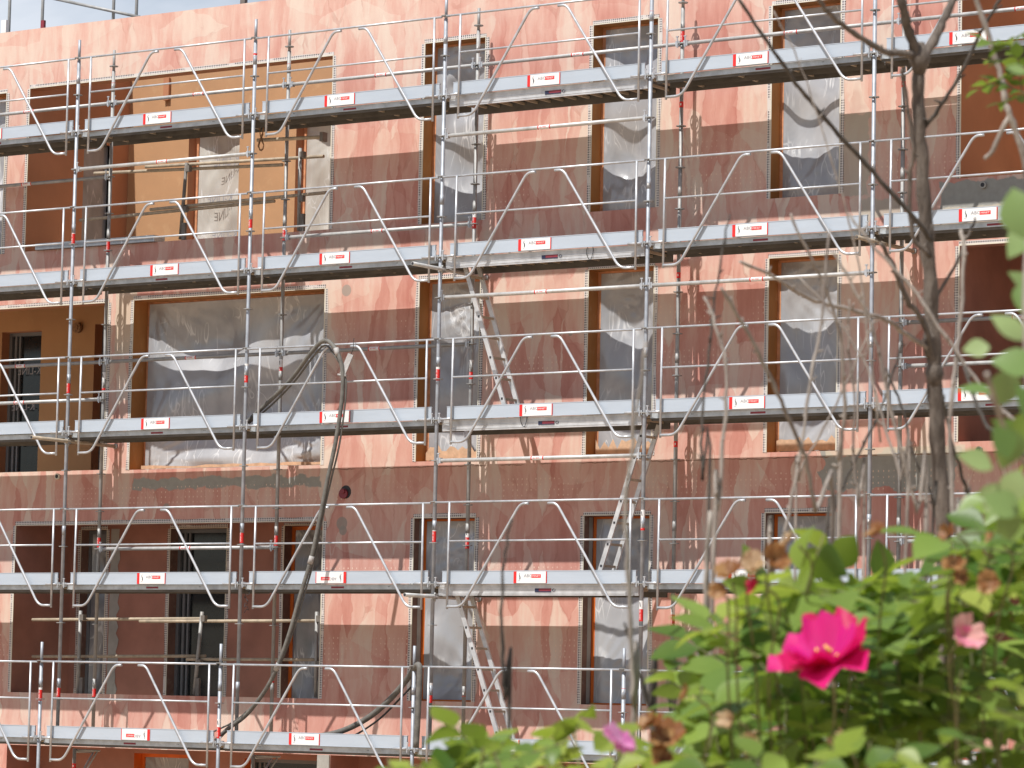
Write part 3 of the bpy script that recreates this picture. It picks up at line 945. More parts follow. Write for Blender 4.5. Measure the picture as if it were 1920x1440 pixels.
def coupler_mesh():
    m = MB()
    for sx in (-1, 1):
        m.box(min(sx * .026, sx * .075), max(sx * .026, sx * .075), -.022, .022, -.028, .030)
        m.box(sx * .055 - .006, sx * .055 + .006, -.034, -.024, -.045, .075)
        m.box(sx * .055 - .016, sx * .055 + .016, -.036, -.022, .070, .082)
        m.tube([(sx * .07, -.02, .004), (sx * .25, -.045, .004)], 0.015, 8)
    m.box(-.022, .022, .026, .085, -.028, .030)
    return m.mesh('coupler', [M['rail']])


def big_sticker_mesh():
    m = MB()
    m.tube([(0, 0, -.12), (0, 0, .02)], 0.0252, 12, 0, False)
    m.tube([(0, 0, .02), (0, 0, .12)], 0.0252, 12, 1, False)
    put_text(m, 'ABC MINET', 0.026, (-.009 + .0, -.0275, .015), (0, 0, -1), (1, 0, 0), 1, .9)
    m.obox((0.004, -.0265, .05), (-.004, -.0265, .10), .008, .002, (0, 1, 0), 2)
    return m.mesh('sticker', [M['red'], M['white'], M['ink']])


def small_sticker_mesh():
    m = MB()
    m.tube([(0, 0, -.035), (0, 0, .035)], 0.0252, 12, 0, False)
    m.obox((0.006, -.0262, -.012), (0.006, -.0262, .014), .016, .002, (0, 1, 0), 1)
    return m.mesh('sticker', [M['red'], M['white']])


ME_ROS, ME_CPL, ME_BIG, ME_SMALL = rosette_mesh(), coupler_mesh(), big_sticker_mesh(), small_sticker_mesh()


def child(name, me, parent, loc):
    o = bpy.data.objects.new(name, me)
    COL.objects.link(o)
    o.parent = parent
    o.location = loc
    return o


STK = {('f', 0): [(147, 's'), (440, 'b'), (720, 'b'), (1290, 'b')], ('f', 3): [(105, 's'), (410, 'b'), (700, 'b'), (1000, 'b')],
       ('f', 6): [(73, 's'), (697, 'b'), (1000, 'b'), (1300, 'b')], ('f', 9): [(25, 's'), (345, 's'), (658, 's'), (975, 'b'), (1147, 'b')],
       ('f', 12): [(310, 's'), (643, 's'), (975, 's')],
       ('b', 0): [(160, 's'), (455, 'b'), (715, 'b'), (1010, 'b'), (1290, 'b')], ('b', 3): [(126, 's'), (435, 'b'), (690, 'b'), (1005, 'b'), (1283, 's')],
       ('b', 6): [(88, 's'), (410, 'b'), (693, 'b'), (1010, 'b'), (1302, 's')], ('b', 9): [(60, 'b'), (195, 's'), (515, 's'), (832, 's'), (1155, 'b')],
       ('b', 12): [(20, 'b'), (158, 's')],
       ('e', 0): [(1295, 'b')], ('e', 3): [(1365, 'b')], ('e', 6): [(1292, 's')], ('e', 9): [(1297, 's')]}


def standard(side, x, Y, z0, z1, label, group, mat='galv', segs=()):
    t = thing('scaffold_standard', label, 'scaffold pole', (x, Y, z0), group)
    h = z1 - z0
    m = MB()
    joints = [0.0] + [z - z0 for z in (-1.25, 0.75, 2.75, 4.75, 6.75) if z0 < z < z1 - .3] + [h]
    pts = []
    # slight lean, section by section, with the collars of the spigot joints
    m.tube([(0, 0, 0), (0, 0, h - 0.28)], 0.0242, 12, 0)
    m.tube([(0, 0, h - 0.28), (0, 0, h)], 0.0195, 12, 0)
    for j in joints[1:-1]:
        m.tube([(0, 0, j - .10), (0, 0, j + .02)], 0.0262, 12, 0)
    m.build('pole', M[mat], t)
    k = math.ceil(z0 * 2) / 2
    while k < z1 - 0.1:
        if k > z0 + .05:
            lvl = abs(k - round(k)) < 0.01 and round(k) % 2 == 0
            if not (lvl and side != 'b'):
                child('rosette', ME_ROS, t, (0, 0, k - z0))
            else:
                child('rosette', ME_ROS, t, (0, 0, k - z0))
                if k < z1 - .5:
                    child('coupler', ME_CPL, t, (0, 0, k - z0))
        k += 0.5
    for (v, kind) in STK.get((side, x), []):
        zz = inner(960, v, Y)      # height only: solve on the pole's own plane
        # refine on the pole axis
        best = min((abs(proj_v((x, Y, z / 50)) - v), z / 50) for z in range(int(z0 * 50), int(z1 * 50)))
        child('sticker', ME_BIG if kind == 'b' else ME_SMALL, t, (0, 0, best[1] - z0))
    return t


def proj_v(p):
    d = RM.transposed() @ (Vector(p) - CAM)
    return 720 - FPX * d.y / -d.z


for i, x in enumerate(XS):
    standard('f', x, 0.0, -1.9, 7.24, 'front scaffold pole, %s' % PLACE[i], 'front poles of the scaffold', 'galv')
    standard('b', x, 0.70, -1.9, 7.22, 'rear scaffold pole close to the pink wall, %s' % PLACE[i], 'rear poles of the scaffold', 'galv_dirty')
    if x <= 12:
        standard('e', x, -0.35, GZ, -0.76, 'short pole ending at the bottom guardrail, %s' % PLACE[i], 'short poles of the lowest scaffold row', 'galv')
        t = thing('inner_support_pole', 'support pole with bracket under lowest deck, %s' % PLACE[i], 'scaffold pole', (x, 0.35, GZ), 'support poles under the lowest deck')
        MB().tube([(0, 0, 0), (0, 0, 2.06)], 0.0242, 12).build('pole', M['galv_dirty'], t)
        mm = MB().tube([(.03, 0, 2.02), (.03, .34, 2.02)], .017, 8).tube([(.03, 0, 1.6), (.03, .33, 2.0)], .014, 8).tube([(0.02, .02, 2.04), (.42, .02, 2.04)], .014, 8).tube([(0.02, .02, 1.55), (.38, .02, 2.03)], .012, 8)
        mm.build('bracket', M['galv_dirty'], t)
        child('sticker', ME_SMALL, t, (0, 0, 1.83))

# guardrail frames
def arc(p0, p1, p2, n=5):
    p0, p1, p2 = Vector(p0), Vector(p1), Vector(p2)
    return [(1 - t) ** 2 * p0 + 2 * t * (1 - t) * p1 + t * t * p2 for t in [k / n for k in range(n + 1)]]


def make_guard():
    t = thing('guardrail_frame', '', 'guardrail', (0, -0.05, 0), 'guardrail frames along the scaffold decks')
    MB().tube([(0.035, .012, .985), (2.965, .012, .985)], 0.0135, 8).build('top_rail', M['rail'], t)
    MB().tube([(0.26, 0, .512), (2.86, 0, .512)], 0.0125, 8).build('mid_rail', M['rail'], t)
    for sx in (0, 1):
        f = (lambda x: x) if sx == 0 else (lambda x: 3.115 - x)
        MB().tube([(f(.255), 0, .985), (f(.25), 0, -.31)], 0.0142, 8).build('post', M['rail'], t)
        p = [(f(.255), -.004, -.28)] + arc((f(.38), -.004, -.28), (f(.47), -.004, -.28), (f(.53), -.004, -.19)) + \
            arc((f(1.245), -.004, .875), (f(1.295), -.004, .952), (f(1.355), -.004, .952)) + [(f(1.42), -.004, .952)]
        MB().tube(p, 0.0165, 8).build('brace', M['rail'], t)
    return tree_of(t)


def make_label(flip, stype):
    m = MB()
    L, H = 0.475, 0.138
    m.box(0, L, -.004, 0, .008, .008 + H, 0)
    if stype == 'wide':
        pass
    m.box(0, .042, -.0052, -.001, .0075, .0085 + H, 1)
    m.box(L - .010, L + .001, -.0052, -.001, .0075, .0085 + H, 1)
    # bent black figure with a pale hook beneath
    pts = [(.088, .128), (.079, .112), (.083, .098), (.092, .084), (.094, .066), (.089, .054)]
    for a, b, w in zip(pts[:-1], pts[1:], (.004, .007, .011, .013, .012)):
        m.obox((a[0], -.0052, a[1]), (b[0], -.0052, b[1] - .002), .0012, w, (1, 0, 0), 2)
    hp = [(.094, .052), (.092, .040), (.082, .034), (.072, .038), (.067, .046)]
    for a, b in zip(hp[:-1], hp[1:]):
        m.obox((a[0], -.005, a[1]), (b[0], -.005, b[1]), .0012, .003, (1, 0, 0), 3)
    w = put_text(m, 'ABC', 0.052, (.150, -.0056, .078), (1, 0, 0), (0, 0, 1), 3, 1.15)
    xa = .258
    m.box(xa, xa + .135, -.0052, -.001, .070, .112, 1)
    w = text_geo('MINET', 0.042)
    wx = max(v[0] for v in w[0])
    put_text(m, 'MINET', 0.030, (xa + .012, -.0062, .081), (1, 0, 0), (0, 0, 1), 0, .111 / (wx * .714))
    if flip:
        m.v = [(L - x, y, .154 - z) for x, y, z in m.v]
    return m.mesh('label_plate', [M['white'], M['red'], M['ink'], M['grey_ink']])


ME_LAB = make_label(False, ''); ME_LABF = make_label(True, '')


def toe_mesh():
    m = MB()
    m.box(0.155, 2.935, -.018, 0.004, .004, .152, 0)
    m.box(0.150, 2.940, -.021, 0.008, .150, .158, 0)
    m.box(0.150, 2.940, -.020, 0.008, .000, .006, 0)
    return m


ME_TOE = toe_mesh().mesh('toe_board', [M['toe']])


def make_deck(kind, depth0=0.03, depth1=0.67):
    t = thing('scaffold_deck', '', 'scaffold deck', (0, 0, 0), 'walkway decks of the scaffold')
    xa, xb = 0.06, 2.94
    if kind == 'hatch':
        m = MB()
        m.box(xa, xb, depth0, depth0 + .03, -.140, -.002, 0)
        for k in range(3):
            m.box(xa + .002, xb - .002, depth0 - .004, depth0, -.120 + .038 * k, -.112 + .038 * k, 0)
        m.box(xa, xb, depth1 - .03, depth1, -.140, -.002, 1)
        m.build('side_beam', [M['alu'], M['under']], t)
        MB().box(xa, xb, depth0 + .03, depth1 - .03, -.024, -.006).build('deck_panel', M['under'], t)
        m = MB()
        for k in range(15):
            x = xa + .12 + k * .19
            m.box(x, x + .022, depth0 + .03, depth1 - .03, -.075, -.045)
        m.build('cross_bar', [M['batten']], t)
        m = MB()
        m.box(1.48, 1.505, depth0 - .008, depth0 - .003, -.10, -.055, 0)
        m.box(1.51, 1.535, depth0 - .008, depth0 - .003, -.10, -.055, 0)
        m.box(1.49, 1.53, depth0 - .0085, depth0 - .003, -.085, -.07, 0)
        m.box(1.537, 1.71, depth0 - .008, depth0 - .003, -.088, -.055, 1)
        m.box(1.537, 1.71, depth0 - .008, depth0 - .003, -.10, -.089, 0)
        for k in range(10):
            a0, a1 = k * .628, (k + 1) * .628
            if k == 1: continue
            m.obox((1.75 + .02 * math.cos(a0), depth0 - .006, -.075 + .015 * math.sin(a0)), (1.75 + .02 * math.cos(a1), depth0 - .006, -.075 + .015 * math.sin(a1)), .004, .005, (0, 0, 1), 0)
        m.build('maker_sticker', [M['navy'], M['maroon']], t)
    else:
        for j, (ya, yb) in enumerate(((depth0, depth0 + .312), (depth0 + .332, depth1))):
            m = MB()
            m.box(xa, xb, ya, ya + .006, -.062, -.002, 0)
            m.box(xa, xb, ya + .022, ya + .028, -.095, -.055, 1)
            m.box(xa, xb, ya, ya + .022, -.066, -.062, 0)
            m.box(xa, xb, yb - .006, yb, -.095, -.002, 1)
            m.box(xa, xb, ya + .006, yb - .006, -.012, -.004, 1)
            for k in range(4):
                x = xa + .25 + k * .75
                m.box(x, x + .03, ya + .028, yb - .006, -.06, -.014, 2)
            if j == 0:
                m.box(1.42, 1.62, ya - .0015, ya, -.052, -.028, 3)
                for xx in (.62, 2.3):
                    for q in range(2):
                        m.box(xx + q * .02, xx + q * .02 + .008, ya - .001, ya, -.035, -.025, 4)
            m.build('plank', [M['lip'], M['under'], M['batten'], M['maroon'], M['ink']], t)
    tb = bpy.data.objects.new('toe_board', ME_TOE)
    COL.objects.link(tb); tb.parent = t
    lb = bpy.data.objects.new('label_plate', ME_LAB)
    COL.objects.link(lb); lb.parent = tb
    lb.location = (1.17, -.022, 0)
    return tree_of(t)


ROWS = [(6, 'topmost'), (4, 'second from top'), (2, 'middle'), (0, 'fourth from top'), (-2, 'lowest')]
BAYS = [(-3, 'cut off by the left edge'), (0, 'left of the big openings\' middle'), (3, 'second full bay from left'), (6, 'third full bay, over the ladder bay'), (9, 'fourth full bay'), (12, 'right of the trunk, cut by the right edge')]
BN = ['bay cut by the left photo edge', 'first full bay from left', 'second full bay from left', 'ladder bay in the middle', 'bay right of the ladder bay', 'rightmost bay behind tree trunk']
RN = ['topmost', 'second', 'third', 'fourth', 'lowest']
guard = make_guard()
deckH = make_deck('hatch')
deckP = make_deck('plank')
LABX = {(0, 0): 1.17, (0, 1): 1.16, (0, 2): 1.26, (0, 3): 1.14, (0, 4): .95,
        (1, 0): 1.37, (1, 1): 1.15, (1, 2): 1.17, (1, 3): 1.17, (1, 4): 1.1, (2, 0): 1.30, (2, 1): 1.22, (2, 2): 1.23, (2, 3): 1.16, (2, 4): 1.1,
        (3, 0): 1.30, (3, 1): 1.22, (3, 2): 1.21, (3, 3): 1.2, (3, 4): 1.7, (4, 0): 1.43, (4, 1): 1.14, (4, 2): 1.1, (4, 3): 1.1, (4, 4): 1.1}
used = {'g': False, 'h': False, 'p': False}
rr = random.Random(11)
for ri, (z, _) in enumerate(ROWS):
    for bi, (x, _) in enumerate(BAYS):
        off = -0.35 if z == -2 else 0.0
        dz = rr.uniform(-.006, .006)
        lab = 'guardrail frame with slanting braces, %s row, %s' % (RN[ri], BN[bi])
        if used['g']:
            g = dup_tree(guard, (x, -0.05 + off, z + dz), lab)
        else:
            g = guard[0]; g.location = (x, -0.05 + off, z + dz); g['label'] = lab; used['g'] = True
        hatch = (x == 6 and z > -2)
        key, tr = ('h', deckH) if hatch else ('p', deckP)
        lab = '%s deck with pale toe board, %s row, %s' % ('ribbed' if hatch else 'plank', RN[ri], BN[bi])
        if used[key]:
            d = dup_tree(tr, (x, off, z), lab)
        else:
            d = tr[0]; d.location = (x, off, z); d['label'] = lab; used[key] = True
        lx = LABX.get((ri, bi - 1), 1.2)
        for c in kids(d):
            if c.name.startswith('toe_board'):
                c.location = (rr.uniform(-.01, .01), 0, rr.uniform(-.003, .004))
                for l in kids(c):
                    l.location = (lx, -.022, 0)
                    if (ri, bi - 1) in ((3, 1), (4, 0)):
                        l.data = ME_LABF
                        l['label'] = 'upside down white sign'

# transoms under every deck
for ri, (z, _) in enumerate(ROWS):
    for i, x in enumerate(XS[:6] if z > -3 else XS):
        off = -0.35 if z == -2 else 0.0
        m = MB().tube([(x, off + .03, z - .035), (x, off + .68, z - .035)], .02, 8).box(x - .025, x + .025, off + .05, off + .66, z - .012, z - .004)
        tag(m.build('transom', M['batten'], None, True), 'crosswise tube under %s deck row at pole %s' % (RN[ri], PLACE[i]), 'transom', 'transoms under the decks')


# horizontal ledger tubes
def ledger(x0, x1, y, z, label, mat='wood' , sx=.5):
    t = thing('ledger_tube', label, 'scaffold tube', (x0, y, z), 'horizontal tubes of the scaffold')
    L = x1 - x0
    MB().tube([(.05, 0, 0), (L - .05, 0, 0)], .0242, 12).build('tube', M['galv_dirty' if mat == 'd' else 'ledger'], t)
    q = L * sx
    m = MB()
    m.tube([(q - .075, 0, 0), (q + .075, 0, 0)], .0252, 12, 0, False)
    m.tube([(q - .09, 0, 0), (q - .075, 0, 0)], .0254, 12, 1, False)
    m.tube([(q + .075, 0, 0), (q + .09, 0, 0)], .0254, 12, 1, False)
    w = text_geo('ABC MINET', .03)
    put_text(m, 'ABC MINET', .026, (q - .06, -.0262, -.008), (1, 0, 0), (0, 0, 1), 1, .75)
    m.build('sticker', [M['white'], M['red']], t)
    for e in (0, 1):
        xx = .055 if e == 0 else L - .055
        m = MB().box(xx - .03, xx + .03, -.026, .026, -.032, .034).box(xx - .007, xx + .007, -.034, -.026, -.05, .085).box(xx - .018, xx + .018, -.037, -.024, .078, .092)
        m.build('wedge_head', [M['rail']], t)
    return t


M['ledger'] = galv_material('ledger_steel', (0.58, 0.575, 0.555), 0.35, 0.5)
for (x0, x1, y, z, lab, mat) in (
    (-3, 0, .70, 6.5, 'rear handrail tube above the topmost deck at the left edge', 'l'),
    (0, 3, .70, 6.5, 'rear handrail tube above the topmost deck across the left loggia', 'l'),
    (3, 6, .70, 6.5, 'rear handrail tube above the topmost deck just left of the narrow windows', 'l'),
    (6, 9, .70, 6.5, 'rear handrail tube above the topmost deck between the first two narrow windows', 'l'),
    (9, 12, .70, 6.5, 'rear handrail tube above the topmost deck across the third narrow window', 'l'),
    (12, 15, .70, 6.5, 'rear handrail tube above the topmost deck right of the tree trunk', 'l'),
    (12, 15, .70, 6.0, 'pale tube directly under the topmost deck right of the tree trunk', 'l'),
    (-3, 0, .70, 5.5, 'rear tube in the top left loggia ending at the first rear pole', 'd'),
    (0, 3, 0., 5.5, 'front tube crossing the top left loggia between the first two poles', 'l'),
    (6, 9, 0., 5.5, 'front tube crossing both upper narrow windows below the topmost deck', 'l'),
    (3, 6, .70, 4.5, 'rear handrail tube above the second deck, right of the top loggia', 'l'),
    (6, 9, 0., 3.5, 'front tube below the second deck crossing behind the ladder top', 'l'),
    (9, 12, 0., 3.5, 'front tube below the second deck reaching the third middle window', 'l'),
    (-3, 0, .70, 3.0, 'rear handrail tube above the third deck at the left edge', 'd'),
    (0, 3, .70, 3.0, 'rear handrail tube across the big film covered window', 'd'),
    (3, 6, .70, 3.0, 'rear handrail tube right of the big film covered window, behind the hose', 'd'),
    (-3, 0, .70, 2.5, 'lower rear tube in front of the left middle loggia', 'l'),
    (12, 15, .70, 3.0, 'upper rear tube of the third deck right of the trunk', 'd'),
    (12, 15, .70, 2.5, 'lower rear tube of the third deck right of the trunk', 'l'),
    (6, 9, 0., 1.5, 'front tube below the third deck just under the window sills', 'l'),
    (0, 3, .70, .5, 'rear tube crossing the lower left loggia above the fourth deck', 'l'),
    (12, 15, .70, .5, 'rear tube above the fourth deck, behind the rose leaves', 'l')):
    ledger(x0, x1, y, z, lab, mat, .5)


def tie(x, z, tip, label, dz=0.0, mat='ledger', dx=0.0):
    t = thing('wall_tie', label, 'tie tube', (x + .03, tip, z), 'wall tie tubes')
    m = MB()
    L = YW - tip
    m.tube([(0, 0, 0), (dx, L - .02, dz)], .0242, 12, 0)
    m.tube([(0, -.0015, 0), (0, .001, 0)], .019, 12, 1)
    m.build('tube', [M[mat], M['ink']], t)
    m = MB().box(-.045, .02, -tip - .03, -tip + .03, -.032, .032).tube([(.0, -tip, -.06), (.0, -tip, .05)], .012, 8)
    m.tube([(dx, L - .03, dz), (dx, L, dz)], .035, 10)
    m.build('swivel_coupler', [M['galv_dirty']], t)
    return t


tie(0, 1.885, -.72, 'mortar stained tie tube poking out under the third deck at the left', mat='wood_tube')
tie(6, 3.85, -.62, 'tie tube poking out under the second deck beside the ladder top')
tie(6, -.155, -.62, 'tie tube poking out under the fourth deck beside the lower ladder')
tie(12, 3.85, -.42, 'tie tube poking out under the second deck beside the tree trunk', mat='wood_tube')

# ladders
def ladder(p_top, p_bot, wy, label, tilt_x=0.0):
    """two stiles running in x/z, apart along y with an x skew"""
    top, bot = Vector(p_top), Vector(p_bot)
    d = (bot - top)
    L = d.length
    d.normalize()
    off = Vector((tilt_x, wy, 0))
    t = thing('ladder', label, 'ladder', bot, 'aluminium ladders between decks')
    for s in (0, 1):
        MB().obox((top + off * s) - bot, off * s, .058, .026, (0, 1, 0)).build('stile', M['alu'], t)
    n = int(L / .27)
    for k in range(n):
        m = MB()
        p = top + d * (.16 + k * .27) - bot
        m.obox(p, p + off, .028, .028, (0, 0, 1), 0)
        m.obox(p - off.normalized() * .017, p - off.normalized() * .014, .026, .026, (0, 0, 1), 1)
        m.build('rung', [M['batten'], M['ink']], t)
    return t


ladder((6.22, .20, 3.93), (6.90, .22, 2.02), .30, 'aluminium ladder leaning between the second and third decks')
ladder((8.86, .24, 1.90), (8.20, .26, 0.02), .30, 'aluminium ladder slanting the opposite way, between third and fourth decks')
ladder((6.22, .20, -.12), (6.94, .18, -1.97), .30, 'aluminium ladder at the lowest level, foot hidden by the rose leaves')

# ------------------------------------------------------------------ tubes clamped inside the loggias
def loose_tube(a, b, label, mat='wood_tube', r=.022, name='edge_tube', cat='tube', grp='edge protection tubes in the loggia openings'):
    return tag(MB().tube([a, b], r, 10).build(name, M[mat], None, True), label, cat, grp)


def ip(u, v, Y):
    return inner(u, v, Y)


for (a, b, Y, lab) in (
    ((177, 325), (530, 309), 1.10, 'upper mortar stained tube across the left half of the top loggia'),
    ((273, 313), (607, 293), 1.06, 'upper thin tube across the right half of the top loggia'),
    ((150, 413), (515, 377), 1.10, 'lower grey tube across the left half of the top loggia'),
    ((282, 393), (612, 361), 1.06, 'lower grey tube across the right half of the top loggia')):
    loose_tube(ip(*a, Y), ip(*b, Y), lab)
for (a, b, Y, lab) in (
    ((61, 1162), (380, 1160), 1.12, 'upper mortar stained tube across the left half of the lower loggia'),
    ((262, 1165), (597, 1164), 1.08, 'upper mortar stained tube across the right half of the lower loggia'),
    ((61, 1231), (385, 1230), 1.12, 'lower grey tube across the left half of the lower loggia'),
    ((350, 1236), (600, 1237), 1.08, 'lower grey tube across the right half of the lower loggia')):
    loose_tube(ip(*a, Y), ip(*b, Y), lab)


def edge_post(a, b, Y, label, mat='galv_dirty'):
    A, Bp = ip(*a, Y), ip(*b, Y)
    t = thing('edge_post', label, 'post', Bp, 'posts of the edge protection in the loggias')
    MB().tube([A - Bp, (0, 0, 0)], .024, 10).build('pole', M[mat], t)
    v = A - Bp
    for k in (.09, .62):
        p = v * (1 - k)
        MB().box(p.x + .01, p.x + .075, p.y - .03, p.y + .03, p.z - .03, p.z + .05).build('clamp', M['dark_metal'], t)
    MB().box(.03, .09, -.02, .02, -.01, .22).build('foot', M['dark_metal'], t)


edge_post((350, 305), (338, 449), 1.02, 'leaning post in the middle of the top loggia opening', 'dark_metal')
edge_post((563, 278), (560, 433), 1.02, 'upright post near the right side of the top loggia')
edge_post((151, 1145), (146, 1301), 1.04, 'left upright post in the lower loggia opening')
edge_post((379, 1147), (364, 1303), 1.04, 'leaning post before the dark doorway of the lower loggia')
edge_post((594, 1147), (592, 1308), 1.02, 'right upright post against the lower loggia edge')
a, b = ip(75, 467, 1.0), ip(298, 450, 1.0)
a.z = b.z = 4.655
t = MB().box(a.x, b.x, .90, 1.12, 4.615, 4.70, 0).box(a.x + .02, b.x - .02, .897, .90, 4.64, 4.675, 1)
tag(t.build('metal_beam', [M['lip'], M['galv']], None, True), 'grey metal beam lying on the sill of the top loggia', 'beam')
# tube with rope near the second pole
a, b = ip(483, 263, .55), ip(606, 257, .55)
tag(MB().tube([a, b], .024, 10, 0).box(b.x - .02, b.x + .03, .5, .6, b.z - .06, b.z + .06, 1).build('short_tie_tube', [M['wood_tube'], M['dark_metal']], None, True), 'short stained tube under the topmost deck at the second pole', 'tube')
c = ip(490, 258, .45)
pts = [c + Vector((.05 * math.sin(k * .9) + .01 * math.sin(k * 2.3), 0.02 * math.cos(k), .17 * math.cos(k * .45))) for k in range(26)]
tag(MB().tube(pts, .007, 6).build('rope', M['rope'], None, True), 'brown rope looped around the second pole under the topmost deck', 'rope')
# wire loop under the middle deck
for (u, v, lab) in ((982, 800, 'thin black wire loop hanging under the third deck'), (1106, 487, 'thin black wire hook hanging under the second deck'), (462, 1130, 'tangled dark wire hanging beside the second pole below the fourth deck')):
    c = ip(u, v, .02)
    pts = [c + Vector((.045 * math.sin(k * .45), .01 * math.sin(k), .09 + (-.09) * math.cos((k - 7) * .45) * 1.0)) for k in range(14)]
    if u < 500:
        pts = [c + Vector((.05 * math.sin(k * .8) * (1 - k / 40), .02 * math.cos(k), .14 - k * .012 + .02 * math.sin(k * 2))) for k in range(22)]
    tag(MB().tube(pts, .004, 5).build('wire_loop', M['rubber'], None, True), lab, 'wire')

# ------------------------------------------------------------------ hoses
def smooth(pts, n=6):
    out = []
    P = [Vector(p) for p in pts]
    P = [P[0] * 2 - P[1]] + P + [P[-1] * 2 - P[-2]]
    for i in range(1, len(P) - 2):
        for k in range(n):
            t = k / n
            a, b, c, d = P[i - 1], P[i], P[i + 1], P[i + 2]
            out.append(0.5 * ((2 * b) + (c - a) * t + (2 * a - 5 * b + 4 * c - d) * t * t + (3 * b - a - 3 * c + d) * t ** 3))
    out.append(P[-2])
    return out


H = thing('pump_hose', 'long grey mortar hose looped over the guardrail and hanging down three levels', 'hose', (4.4, -.15, -1.95))
hp = [(458, 796, .15), (500, 757, .10), (545, 712, .0), (578, 668, -.08), (600, 643, -.10), (616, 640, -.14), (632, 660, -.18), (642, 695, -.18), (641, 750, -.18), (629, 830, -.20), (614, 900, -.22), (600, 970, -.24), (583, 1050, -.27), (562, 1120, -.30), (542, 1190, -.33),
      (520, 1250, -.33), (497, 1295, -.30), (462, 1340, -.22), (428, 1366, -.18), (405, 1388, -.15)]
MB().tube(smooth([ip(*p) for p in hp]), .027, 12).build('hose_body', M['hose'], H, True)
hp2 = [(458, 800, .20), (503, 765, .15), (550, 718, .05), (585, 672, -.04), (608, 648, -.05), (624, 662, -.1), (646, 700, -.15), (648, 745, -.15), (637, 830, -.16), (622, 895, -.18), (606, 965, -.20), (590, 1045, -.22), (572, 1110, -.26), (551, 1180, -.29), (530, 1235, -.29),
       (508, 1280, -.27), (475, 1322, -.2), (440, 1352, -.14), (400, 1372, -.1)]
MB().tube(smooth([ip(*p) for p in hp2]), .012, 8).build('side_cable', M['hose'], H, True)
m = MB()
for k in (6, 12, 15):
    c = ip(*hp[k])
    d = (ip(*hp[k + 1]) - c).normalized() * .05
    m.tube([c - d, c + d], .034, 12)
m.build('tape_band', M['strap'], H, True)
m = MB()
a, b = ip(658, 664, -.13), ip(642, 702, -.17)
m.obox(a, b, .085, .012, (0, 1, 0), 0)
a2 = ip(661, 640, -.10)
m.tube(smooth([a, a + Vector((.03, 0, .06)), a2 + Vector((.02, 0, .03)), a2 + Vector((0, .03, .03))], 5), .004, 6, 1)
m.tube([b - Vector((.07, 0, .0)), b + Vector((.06, 0, -.02))], .014, 8, 0)
tag(m.build('lifting_strap', [M['strap'], M['rubber']], None, True), 'grey webbing strap holding the hose to the guardrail', 'strap')
H2 = thing('coiled_hose', 'grey hose standing upright beside the short pole and arching down left', 'hose', (6.1, -.45, -1.97))
q = [(780, 1402, -.45), (784, 1330, -.47), (787, 1262, -.48), (785, 1247, -.44), (778, 1252, -.36), (756, 1283, -.2), (720, 1322, -.12), (680, 1352, -.08), (630, 1374, -.05), (560, 1386, .0)]
MB().tube(smooth([ip(*p) for p in q]), .036, 12).build('hose_body', M['hose'], H2, True)
q = [(779, 1280, -.3), (750, 1310, -.12), (715, 1345, -.08), (680, 1370, -.05), (650, 1386, -.02)]
MB().tube(smooth([ip(*p) for p in q]), .012, 8).build('side_cable', M['rubber'], H2, True)

# ================================================================== VEGETATION IN FRONT
def limb(pts, r0, r1, seed=0, n=8, wob=0.0016):
    rr = random.Random(seed)
    P = smooth(pts, 5)
    P = [p + Vector((rr.uniform(-1, 1), rr.uniform(-1, 1), rr.uniform(-1, 1))) * wob for p in P]
    k = len(P)
    rs = [(r0 + (r1 - r0) * i / (k - 1)) * (1 + .10 * math.sin(i * 1.9 + seed)) for i in range(k)]
    return P, rs


def px(pts, d0, d1=None):
    d1 = d0 if d1 is None else d1
    n = len(pts)
    return [at(u, v, d0 + (d1 - d0) * i / max(1, n - 1)) for i, (u, v) in enumerate(pts)]


